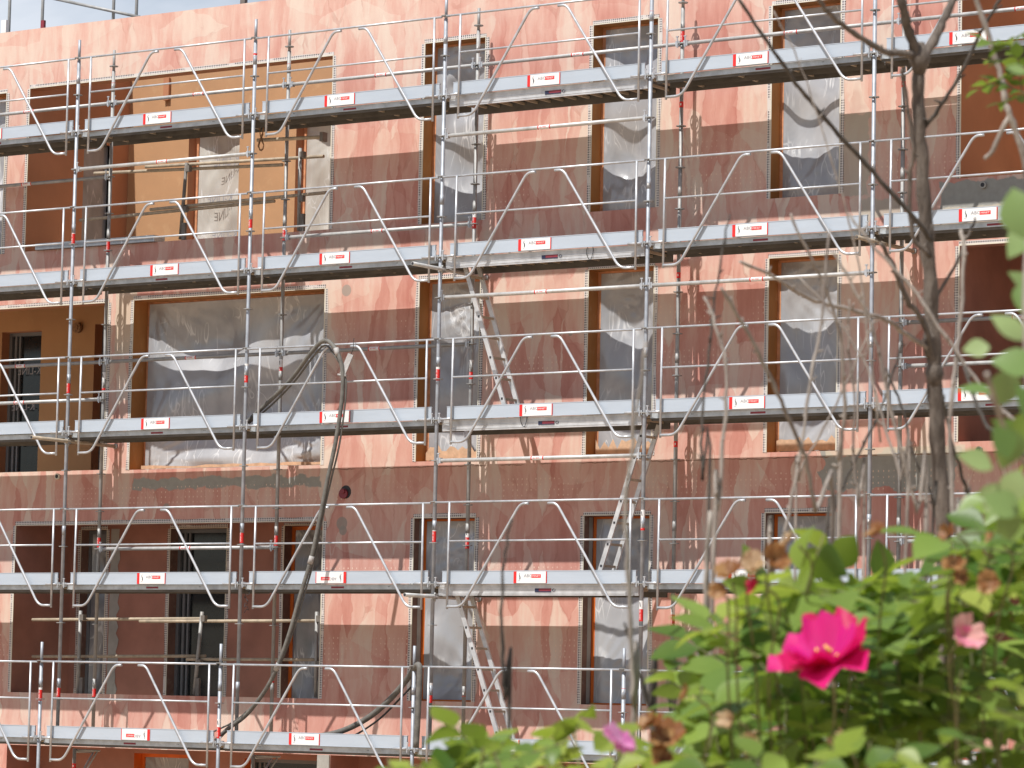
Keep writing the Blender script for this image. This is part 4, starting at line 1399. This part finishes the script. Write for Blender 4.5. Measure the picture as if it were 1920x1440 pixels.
base = at(1778, 1440, 6.6)
T = thing('bare_tree', 'young leafless tree with a forked grey brown trunk at the right', 'tree', (base.x, base.y, ground_h(base.x, base.y)))
tp = [(base.x - .02, base.y, ground_h(base.x, base.y) - .05), (base.x, base.y, -2.3)] + px([(1774, 1200), (1768, 1000), (1758, 820), (1752, 700), (1745, 560), (1736, 420), (1727, 280), (1722, 180), (1724, 100)], 6.5)
P, rs = limb(tp, .0170, .0112, 1, wob=.002)
m = MB().tube(P, rs, 12)
for (u, v, rr_) in ((1724, 110, .021), (1745, 640, .016), (1752, 700, .018), (1738, 440, .015)):
    c = at(u, v, 6.5)
    m.tube([c - Vector((0, 0, .03)), c, c + Vector((0, 0, .03))], [.010, rr_, .010], 10)
m.build('trunk', M['bark'], T, True)
TW = [
    ([(1724, 120), (1708, 70), (1696, 30), (1684, -30)], .0105, .0085, 6.5, 6.45, 'bark'),
    ([(1724, 115), (1748, 82), (1768, 40), (1788, -5), (1800, -40)], .0092, .0065, 6.5, 6.6, 'bark'),
    ([(1722, 105), (1690, 100), (1650, 93), (1600, 60), (1563, 33), (1530, -5), (1505, -40)], .0075, .003, 6.5, 6.3, 'bark'),
    ([(1745, 450), (1717, 413), (1637, 323), (1573, 253), (1520, 190), (1487, 150), (1440, 80), (1383, -5)], .0050, .003, 6.45, 6.2, 'twig_dark'),
    ([(1733, 240), (1760, 205), (1795, 150), (1827, 85), (1850, 40), (1880, -10)], .0042, .003, 6.5, 6.4, 'twig_dark'),
    ([(1744, 480), (1712, 440), (1706, 330), (1712, 280), (1698, 170), (1690, 130)], .0045, .003, 6.45, 6.4, 'bark'),
    ([(1750, 660), (1690, 620), (1663, 600), (1580, 577), (1513, 557), (1453, 520), (1387, 490)], .0050, .0030, 6.5, 6.2, 'twig'),
    ([(1756, 700), (1735, 613), (1700, 560), (1675, 500), (1652, 455)], .006, .004, 6.5, 6.4, 'bark'),
    ([(1757, 760), (1747, 593), (1790, 500), (1812, 445), (1830, 410)], .004, .002, 6.5, 6.6, 'bark'),
]
for i, (pts, r0, r1, d0, d1, mt) in enumerate(TW):
    P, rs = limb(px(pts, d0, d1), r0, r1, i + 3)
    m = MB().tube(P, rs, 8)
    rr_ = random.Random(i)
    for k in range(2, len(P) - 2, 4):
        c = P[k]
        tdir = (P[k + 1] - P[k]).normalized()
        m.tube([c, c + Vector((rr_.uniform(-1, 1), rr_.uniform(-1, 1), rr_.uniform(.0, 1))) * .014], [rs[k] * .8, .0015], 6)
    m.build('branch', M[mt], T, True)

# bare shrub canes (each springs from the ground)
def to_ground(p, lean=0.1):
    g = Vector((p.x + lean, p.y - .05, 0))
    g.z = ground_h(g.x, g.y) - .03
    return g


S1 = thing('bare_shrub', 'leafless shrub with many thin pale canes left of the tree trunk', 'shrub', to_ground(at(1500, 1440, 5.6)))
CN = [
    ([(1335, 1100), (1345, 960), (1355, 830), (1362, 700), (1345, 620), (1322, 555)], .0040, .0022, 5.3, 5.4, 'twig'),
    ([(1330, 1000), (1318, 900), (1315, 813), (1323, 713), (1333, 630), (1340, 560), (1353, 480), (1368, 400)], .0030, .0015, 5.6, 5.7, 'twig_dark'),
    ([(1560, 1100), (1530, 960), (1510, 857), (1480, 787), (1440, 697), (1393, 607), (1350, 540)], .0042, .0025, 5.4, 5.2, 'twig'),
    ([(1572, 1050), (1573, 863), (1583, 780), (1580, 667), (1565, 590), (1543, 530), (1517, 478), (1480, 400)], .0042, .0020, 5.7, 5.6, 'twig'),
    ([(1440, 1150), (1450, 1080), (1480, 960), (1507, 813), (1523, 693), (1540, 610), (1548, 500), (1555, 430)], .0036, .002, 5.5, 5.6, 'twig'),
    ([(1540, 1150), (1563, 960), (1580, 913), (1613, 847), (1647, 780), (1680, 680), (1692, 640)], .0034, .002, 6.0, 6.1, 'twig_dark'),
    ([(1735, 1050), (1720, 960), (1690, 847), (1663, 730), (1647, 653), (1627, 590), (1600, 540), (1560, 470)], .0036, .002, 5.3, 5.3, 'twig'),
    ([(1800, 1150), (1790, 1000), (1781, 793), (1790, 693), (1800, 613), (1807, 480), (1802, 430)], .0042, .0028, 5.2, 5.3, 'twig'),
    ([(1818, 940), (1812, 915), (1800, 880), (1780, 810), (1768, 740)], .0036, .002, 5.6, 5.5, 'twig_dark'),
    ([(1960, 870), (1913, 847), (1853, 800), (1825, 742), (1810, 690)], .0036, .0025, 5.1, 5.2, 'twig_dark'),
    ([(1960, 835), (1920, 803), (1880, 770), (1827, 707), (1747, 593), (1710, 540), (1653, 478), (1590, 400)], .0042, .002, 5.2, 5.3, 'twig'),
    ([(1700, 1000), (1688, 900), (1660, 800), (1625, 690), (1570, 600), (1500, 520)], .003, .0015, 5.8, 5.9, 'twig'),
    ([(1620, 1050), (1610, 950), (1600, 850), (1602, 740), (1590, 640), (1592, 560)], .003, .0015, 5.9, 5.9, 'twig'),
    ([(1492, 1060), (1498, 900), (1545, 800), (1600, 690), (1640, 600)], .0025, .0015, 6.1, 6.1, 'twig'),
    ([(1745, 1100), (1750, 950), (1712, 850), (1690, 760), (1660, 690)], .003, .002, 6.2, 6.2, 'twig_dark'),
    ([(1650, 830), (1610, 500), (1560, 300), (1500, 120), (1450, 20)], .002, .001, 6.0, 6.0, 'twig'),
]
for i, (pts, r0, r1, d0, d1, mt) in enumerate(CN):
    w = px(pts, d0, d1)
    if pts[0][1] >= 1000:
        w = [to_ground(w[0], .05 * math.sin(i * 2.1))] + w
    P, rs = limb(w, r0 * .95, r1 * 1.05, i + 31)
    m = MB().tube(P, rs, 7)
    rr_ = random.Random(i + 9)
    for k in range(3, len(P) - 2, 3):
        m.tube([P[k], P[k] + Vector((rr_.uniform(-1, 1), rr_.uniform(-1, 1), rr_.uniform(.1, 1))) * .012], [rs[k] * .9, .001], 5)
    m.build('cane', M[mt], S1, True)

S2 = thing('leafless_stems', 'three separate thin dark stems rising left of the roses', 'plant', to_ground(at(1150, 1440, 5.0)))
for i, (pts, r0, r1, d, mt) in enumerate((
    ([(953, 1395), (947, 1313), (942, 1233), (940, 1147), (945, 1053), (960, 973)], .0032, .0016, 5.2, 'twig_dark'),
    ([(1188, 1400), (1187, 1323), (1184, 1200), (1178, 1060), (1174, 940), (1190, 800), (1212, 640)], .0036, .0020, 4.6, 'twig'),
    ([(1225, 1400), (1217, 1327), (1193, 1247), (1170, 1167)], .0045, .002, 5.0, 'twig_dark'),
    ([(1305, 1400), (1310, 1327), (1318, 1193), (1323, 1093), (1332, 960)], .0042, .0032, 5.0, 'twig'),
    ([(1262, 1400), (1255, 1330), (1252, 1240)], .0030, .002, 5.2, 'twig_dark'))):
    w = px(pts, d)
    w = [to_ground(w[0], .0)] + w
    P, rs = limb(w, r0 * 1.1, r1, i + 77)
    MB().tube(P, rs, 7).build('stem', M[mt], S2, True)


# ---- leaves
def leaf_geo(L, W, fold, curl, serr=0.0):
    """a leaflet along +x, normal +z, with a midrib fold and a curl"""
    n = 6
    prof = [0.0, .62, .95, 1.0, .80, .45, 0.0]
    v, f = [], []
    for i in range(n + 1):
        t = i / n
        w = W / 2 * prof[i]
        x = L * t * (1 - .1 * curl * t)
        z = -curl * L * .45 * t * t
        sag = fold * w
        v += [(x, -w, z + sag), (x, 0, z), (x, w, z + sag)]
    for i in range(n):
        a = i * 3
        f += [(a, a + 3, a + 4, a + 1), (a + 1, a + 4, a + 5, a + 2)]
    return v, f


def place_leaf(mb, pos, dirv, up, L, W, rng, mi=0):
    d = Vector(dirv).normalized()
    u = Vector(up)
    s = u.cross(d)
    if s.length < 1e-3:
        s = Vector((1, 0, 0)).cross(d)
    s.normalize()
    u = d.cross(s)
    v, f = leaf_geo(L, W, rng.uniform(.05, .5), rng.uniform(-.2, .9))
    mb.add([pos + d * a + s * b + u * c for a, b, c in v], f, mi, True)


def compound(mb, pos, dirv, up, rng, size=.045, pairs=3, mi=0, stem=True):
    d = Vector(dirv).normalized()
    L = size * (pairs + .6) * .62
    u = Vector(up).normalized()
    s = u.cross(d)
    s = s.normalized() if s.length > 1e-3 else Vector((1, 0, 0))
    u = d.cross(s)
    pos = pos - d * L * .5
    tip = pos + d * L
    if stem:
        mb.tube([pos, pos + d * L * .5 - u * .0, tip], [.0012, .001, .0008], 4, 2)
    for k in range(pairs):
        p = pos + d * L * ((k + .55) / (pairs + .1))
        sz = size * (.78 + .12 * k) * rng.uniform(.9, 1.1)
        for sg in (-1, 1):
            dd = d * .55 + s * sg + u * rng.uniform(-.35, .25)
            place_leaf(mb, p, dd, u + s * rng.uniform(-.3, .3), sz, sz * rng.uniform(.60, .80), rng, mi)
    place_leaf(mb, tip, d + u * rng.uniform(-.3, .2), u, size * 1.1, size * .7, rng, mi)


R3 = random.Random(5)
TOSUN = -SUN_DIR


def silhouette(u):
    """upper edge of the rose bush along the picture, in photo rows"""
    ks = [(700, 1470), (740, 1448), (800, 1410), (870, 1392), (960, 1378), (1040, 1372), (1075, 1320), (1120, 1350), (1180, 1345), (1265, 1325), (1285, 1300), (1310, 1190), (1345, 1120), (1380, 1060), (1440, 1035), (1500, 1025), (1560, 1020), (1640, 1005), (1720, 1035), (1780, 1020), (1830, 960), (1870, 900), (1925, 880), (2100, 860)]
    for (a, b), (c, d) in zip(ks[:-1], ks[1:]):
        if a <= u <= c:
            return b + (d - b) * (u - a) / (c - a)
    return 1500


def make_bush(name, label, u0, u1, count, d0, d1, size, mats, seed, depth_px=999):
    rng = random.Random(seed)
    uc = (u0 + u1) / 2
    c = at(uc, 1440, (d0 + d1) / 2)
    root = thing(name, label, 'rose bush', (c.x, c.y, ground_h(c.x, c.y)), None)
    fo, yo = MB(), MB()
    canes = MB()
    tips = []
    for i in range(count):
        u = rng.uniform(u0, u1)
        top = silhouette(u) + (90 if u > 1290 else 22)
        v = top + (rng.random() ** 1.35) * min(depth_px, (1560 - top))
        d = rng.uniform(d0, d1)
        p = at(u, v, d)
        dirv = Vector((rng.uniform(-1, 1), rng.uniform(-1, 1), rng.uniform(-.5, .5)))
        up = Vector((rng.uniform(-.5, .5), rng.uniform(-.5, .5), 1)) + TOSUN * .5
        young = (v - top) < 90 and rng.random() < .35
        (compound)(yo if young else fo, p, dirv, up, rng, size * rng.uniform(.7, 1.15) * (.85 if young else 1), 3 if rng.random() < .6 else 2)
        if i % 6 == 0:
            tips.append(p)
    for p in tips:
        g = Vector((c.x + rng.uniform(-.18, .18), c.y + rng.uniform(-.12, .12), root.location.z - .02))
        mid = (p + g) / 2 + Vector((rng.uniform(-.1, .1), rng.uniform(-.1, .1), .2))
        canes.tube(smooth([g, mid, p], 6), [.005 - .0035 * k / 12 for k in range(13)], 6)
    fo.build('foliage', [mats[0], mats[1], M['cane']], root, True)
    if yo.v:
        yo.build('young_foliage', [mats[1], mats[1], M['cane']], root, True)
    canes.build('canes', M['cane'], root, True)
    return root


BR = make_bush('rose_bush', 'green rose bush with one large magenta bloom filling the lower right corner', 1310, 2000, 250, 3.9, 4.8, .061, (M['leaf'], M['leaf_young']), 3)
BL = make_bush('rose_bush', 'low part of rose hedge with a lilac bloom and red bud along the bottom', 735, 1290, 60, 3.7, 4.4, .050, (M['leaf'], M['leaf_young']), 8)
BL['label'] = 'lower rose bush with a faded lilac bloom and small red bud at bottom centre'
BN_ = make_bush('rose_bush', 'blurred rose leaves nearest the camera along the bottom right edge', 1380, 2000, 14, 3.2, 3.5,   .046, (M['leaf'], M['leaf_young']), 12, 60)
# shift the nearest one down: only its tops show
for o in (BN_,):
    o.location.z -= .16


def bloom(parent, u, v, d, R_, mat, petals, seed, facing, name='bloom', open_=1.0, stam=True, layers=2):
    rng = random.Random(seed)
    c = at(u, v, d)
    f = Vector(facing).normalized()
    a = f.cross(Vector((0, 0, 1))).normalized()
    b = a.cross(f)
    m = MB()
    for ly in range(layers):
        for k in range(petals):
            w = 2 * math.pi * (k + .5 * ly) / petals + rng.uniform(-.2, .2)
            rad = a * math.cos(w) + b * math.sin(w)
            tan = f.cross(rad)
            L = R_ * (1 - .20 * ly) * rng.uniform(.62, 1.22)
            W = L * rng.uniform(.95, 1.3)
            v_, f_ = [], []
            n, q = 6, 6
            cup = open_ + ly * .35 + rng.uniform(-.7, .6)
            ph = rng.uniform(0, 6)
            for i in range(n + 1):
                t = i / n
                for j in range(q + 1):
                    s = j / q * 2 - 1
                    ww = W / 2 * (math.sin(min(1, t * 1.15) * math.pi * .62) ** .8) * s
                    h = L * (.10 + cup * .55 * t ** 1.3 - .25 * t * t) + .16 * L * math.sin(s * 5 + ph) * t * t + .05 * L * s * s
                    rr_ = L * t * (1 - .12 * s * s) + .03 * L * math.sin(s * 9 + ph) * t
                    v_.append(c + rad * rr_ + tan * ww + f * h)
            for i in range(n):
                for j in range(q):
                    x = i * (q + 1) + j
                    f_.append((x, x + 1, x + q + 2, x + q + 1))
            m.add(v_, f_, 0, True)
    o = m.build(name, M[mat], parent, True)
    if stam:
        sm = MB()
        for k in range(14):
            w = rng.uniform(0, 6.28); r_ = rng.uniform(.02, .22) * R_
            p = c + (a * math.cos(w) + b * math.sin(w)) * r_ + f * R_ * .10
            q_ = p + f * R_ * .22 + (a * math.cos(w) + b * math.sin(w)) * R_ * .08
            sm.tube([p, q_, q_ + f * .0015], [.0007, .0007, .0018], 5)
        sm.build('stamens', M['stamen'], o, True)
    # stalk back into the bush
    st = c - f * .01
    bk = Vector((-.57, .82, 0))
    MB().tube(smooth([st, st - f * .02 + bk * .03 + Vector((0, 0, -.015)), st + bk * .16 + Vector((.02, 0, -.10)), st + bk * .34 + Vector((.05, 0, -.26))], 5), .0013, 6).build('flower_stalk', M['cane'], parent, True)
    return o


tocam = (CAM - at(1540, 1250, 3.55)).normalized()
bloom(BR, 1556, 1252, 3.72, .056, 'petal', 5, 2, tocam * .75 + Vector((-.35, -.1, 1.0)), open_=1.15, layers=3)
bloom(BR, 1806, 1196, 3.8, .018, 'petal_pale', 5, 4, tocam + Vector((.6, 0, .6)), 'fading_bloom', 1.6, False)
bloom(BL, 1166, 1396, 3.6, .021, 'petal_lilac', 6, 5, tocam * .5 + Vector((.3, 0, .9)), 'lilac_bloom', .9, False)
bloom(BL, 906, 1384, 3.55, .012, 'petal_red', 5, 6, (0, 0, 1), 'rose_bud', 2.2, False)
bloom(BR, 1632, 1374, 3.5, .009, 'petal_red', 5, 7, (0, 0, 1), 'rose_bud', 2.4, False)
bloom(BR, 1803, 1240, 3.55, .007, 'petal_red', 5, 8, (0, 0, 1), 'rose_bud', 2.4, False)
for i, (u, v, s, mt) in enumerate(((1368, 1080, .016, 'withered'), (1412, 1062, .017, 'withered_pale'), (1452, 1050, .019, 'withered'), (1350, 1108, .012, 'withered'), (1420, 1098, .011, 'petal_red'),
                                   (1484, 1014, .014, 'withered_pale'), (1642, 1004, .014, 'withered'), (1786, 1062, .014, 'withered'), (1800, 1080, .014, 'withered'), (1852, 1090, .016, 'withered'), (1780, 1000, .013, 'withered'),
                                   (1862, 1010, .010, 'withered'), (1222, 1360, .020, 'withered'), (1250, 1392, .022, 'withered'), (1240, 1425, .016, 'withered'), (1405, 1395, .014, 'withered_pale'), (1372, 1350, .012, 'withered_pale'), (1290, 1302, .012, 'withered'), (1575, 1390, .014, 'withered_pale'))):
    bloom(BR if u > 1290 else BL, u, v, 3.8, s * .85, mt, 5, i + 20, (math.sin(i), -1, .6 + .5 * math.cos(i)), 'withered_bloom', 1.4, False, 2)

# broad leaved shoots reaching in from the right edge
c = at(2000, 1440, 3.0)
BS = thing('leafy_shrub', 'pale round leaved shrub leaning in at the right photo edge', 'shrub', (c.x, c.y, ground_h(c.x, c.y)))
m = MB()
LV = [(1885, 690, -1.9, .056), (1860, 740, 2.9, .060), (1905, 640, 2.2, .050), (1905, 590, 1.2, .058), (1845, 650, 3.3, .036), (1880, 800, -1.6, .055), (1915, 740, -.8, .055), (1900, 880, -1.9, .05), (1850, 880, 2.8, .048),
      (1862, 905, -2.0, .045), (1910, 450, 1.7, .070), (1935, 420, -2.4, .060), (1915, 135, 3.0, .030), (1880, 860, 2.0, .045), (1835, 938, 3.5, .040), (1870, 950, -1.2, .05), (1900, 965, 2.6, .05), (1920, 850, 2.4, .06), (1935, 690, 2.9, .06), (1935, 800, 2.0, .06), (1925, 560, 2.3, .05)]
for i, (u, v, a, s) in enumerate(LV):
    rng = random.Random(i)
    p = at(u + 12, v, 3.1 + .2 * math.sin(i * 2.3))
    r_, up_ = Vector(RM.col[0]), Vector(RM.col[1])
    d = r_ * math.cos(a) + up_ * math.sin(a)
    nrm = Vector(RM.col[2]) * .8 + Vector((rng.uniform(-.5, .5), rng.uniform(-.5, .5), rng.uniform(.2, 1.0)))
    place_leaf(m, p, d, nrm, s * .70, s * .56, rng)
    place_leaf(m, p + Vector((-.02, .10, -.035)), d + Vector((rng.uniform(-1, 1), 0, rng.uniform(-1, 1))), nrm, s * .66, s * .52, rng, 1)
m.build('foliage', [M['leaf_pale'], M['leaf']], BS, True)
m = MB()
for i, (u, v) in enumerate(((1870, 150), (1895, 165), (1912, 140), (1880, 90), (1905, 70), (1915, 95), (1918, 180), (1898, 120))):
    rng = random.Random(i + 60)
    compound(m, at(u, v, 5.2), Vector((rng.uniform(-1, .2), rng.uniform(-.5, .5), rng.uniform(-.4, .3))), (0, -.2, 1), rng, .028, 3)
m.build('young_foliage', [M['leaf'], M['leaf_young'], M['cane']], BS, True)
MB().tube(smooth([Vector(BS.location) + Vector((.1, 0, 0)), at(1990, 1200, 3.1), at(1945, 900, 3.1), at(1925, 600, 3.1), at(1935, 380, 3.15)], 6), .004, 7).build('stem', M['twig'], BS, True)
MB().tube(smooth([at(1945, 900, 3.1), at(1890, 820, 3.05), at(1850, 700, 3.0)], 6), .0025, 6).build('stem', M['twig'], BS, True)
P, rs = limb(px([(1935, 380), (1918, 290), (1893, 217), (1883, 187), (1877, 147), (1847, 50), (1822, -30)], 5.3), .006, .004, 91)
MB().tube(P, rs, 7).build('stem', M['twig'], BS, True)
P, rs = limb([to_ground(at(1990, 1440, 5.3))] + px([(1960, 800), (1940, 450), (1935, 380)], 5.3), .008, .006, 92)
MB().tube(P, rs, 7).build('stem', M['twig'], BS, True)
P, rs = limb(px([(1893, 217), (1862, 280), (1848, 300)], 5.3), .004, .003, 93)
MB().tube(P, rs, 7).build('stem', M['twig'], BS, True)
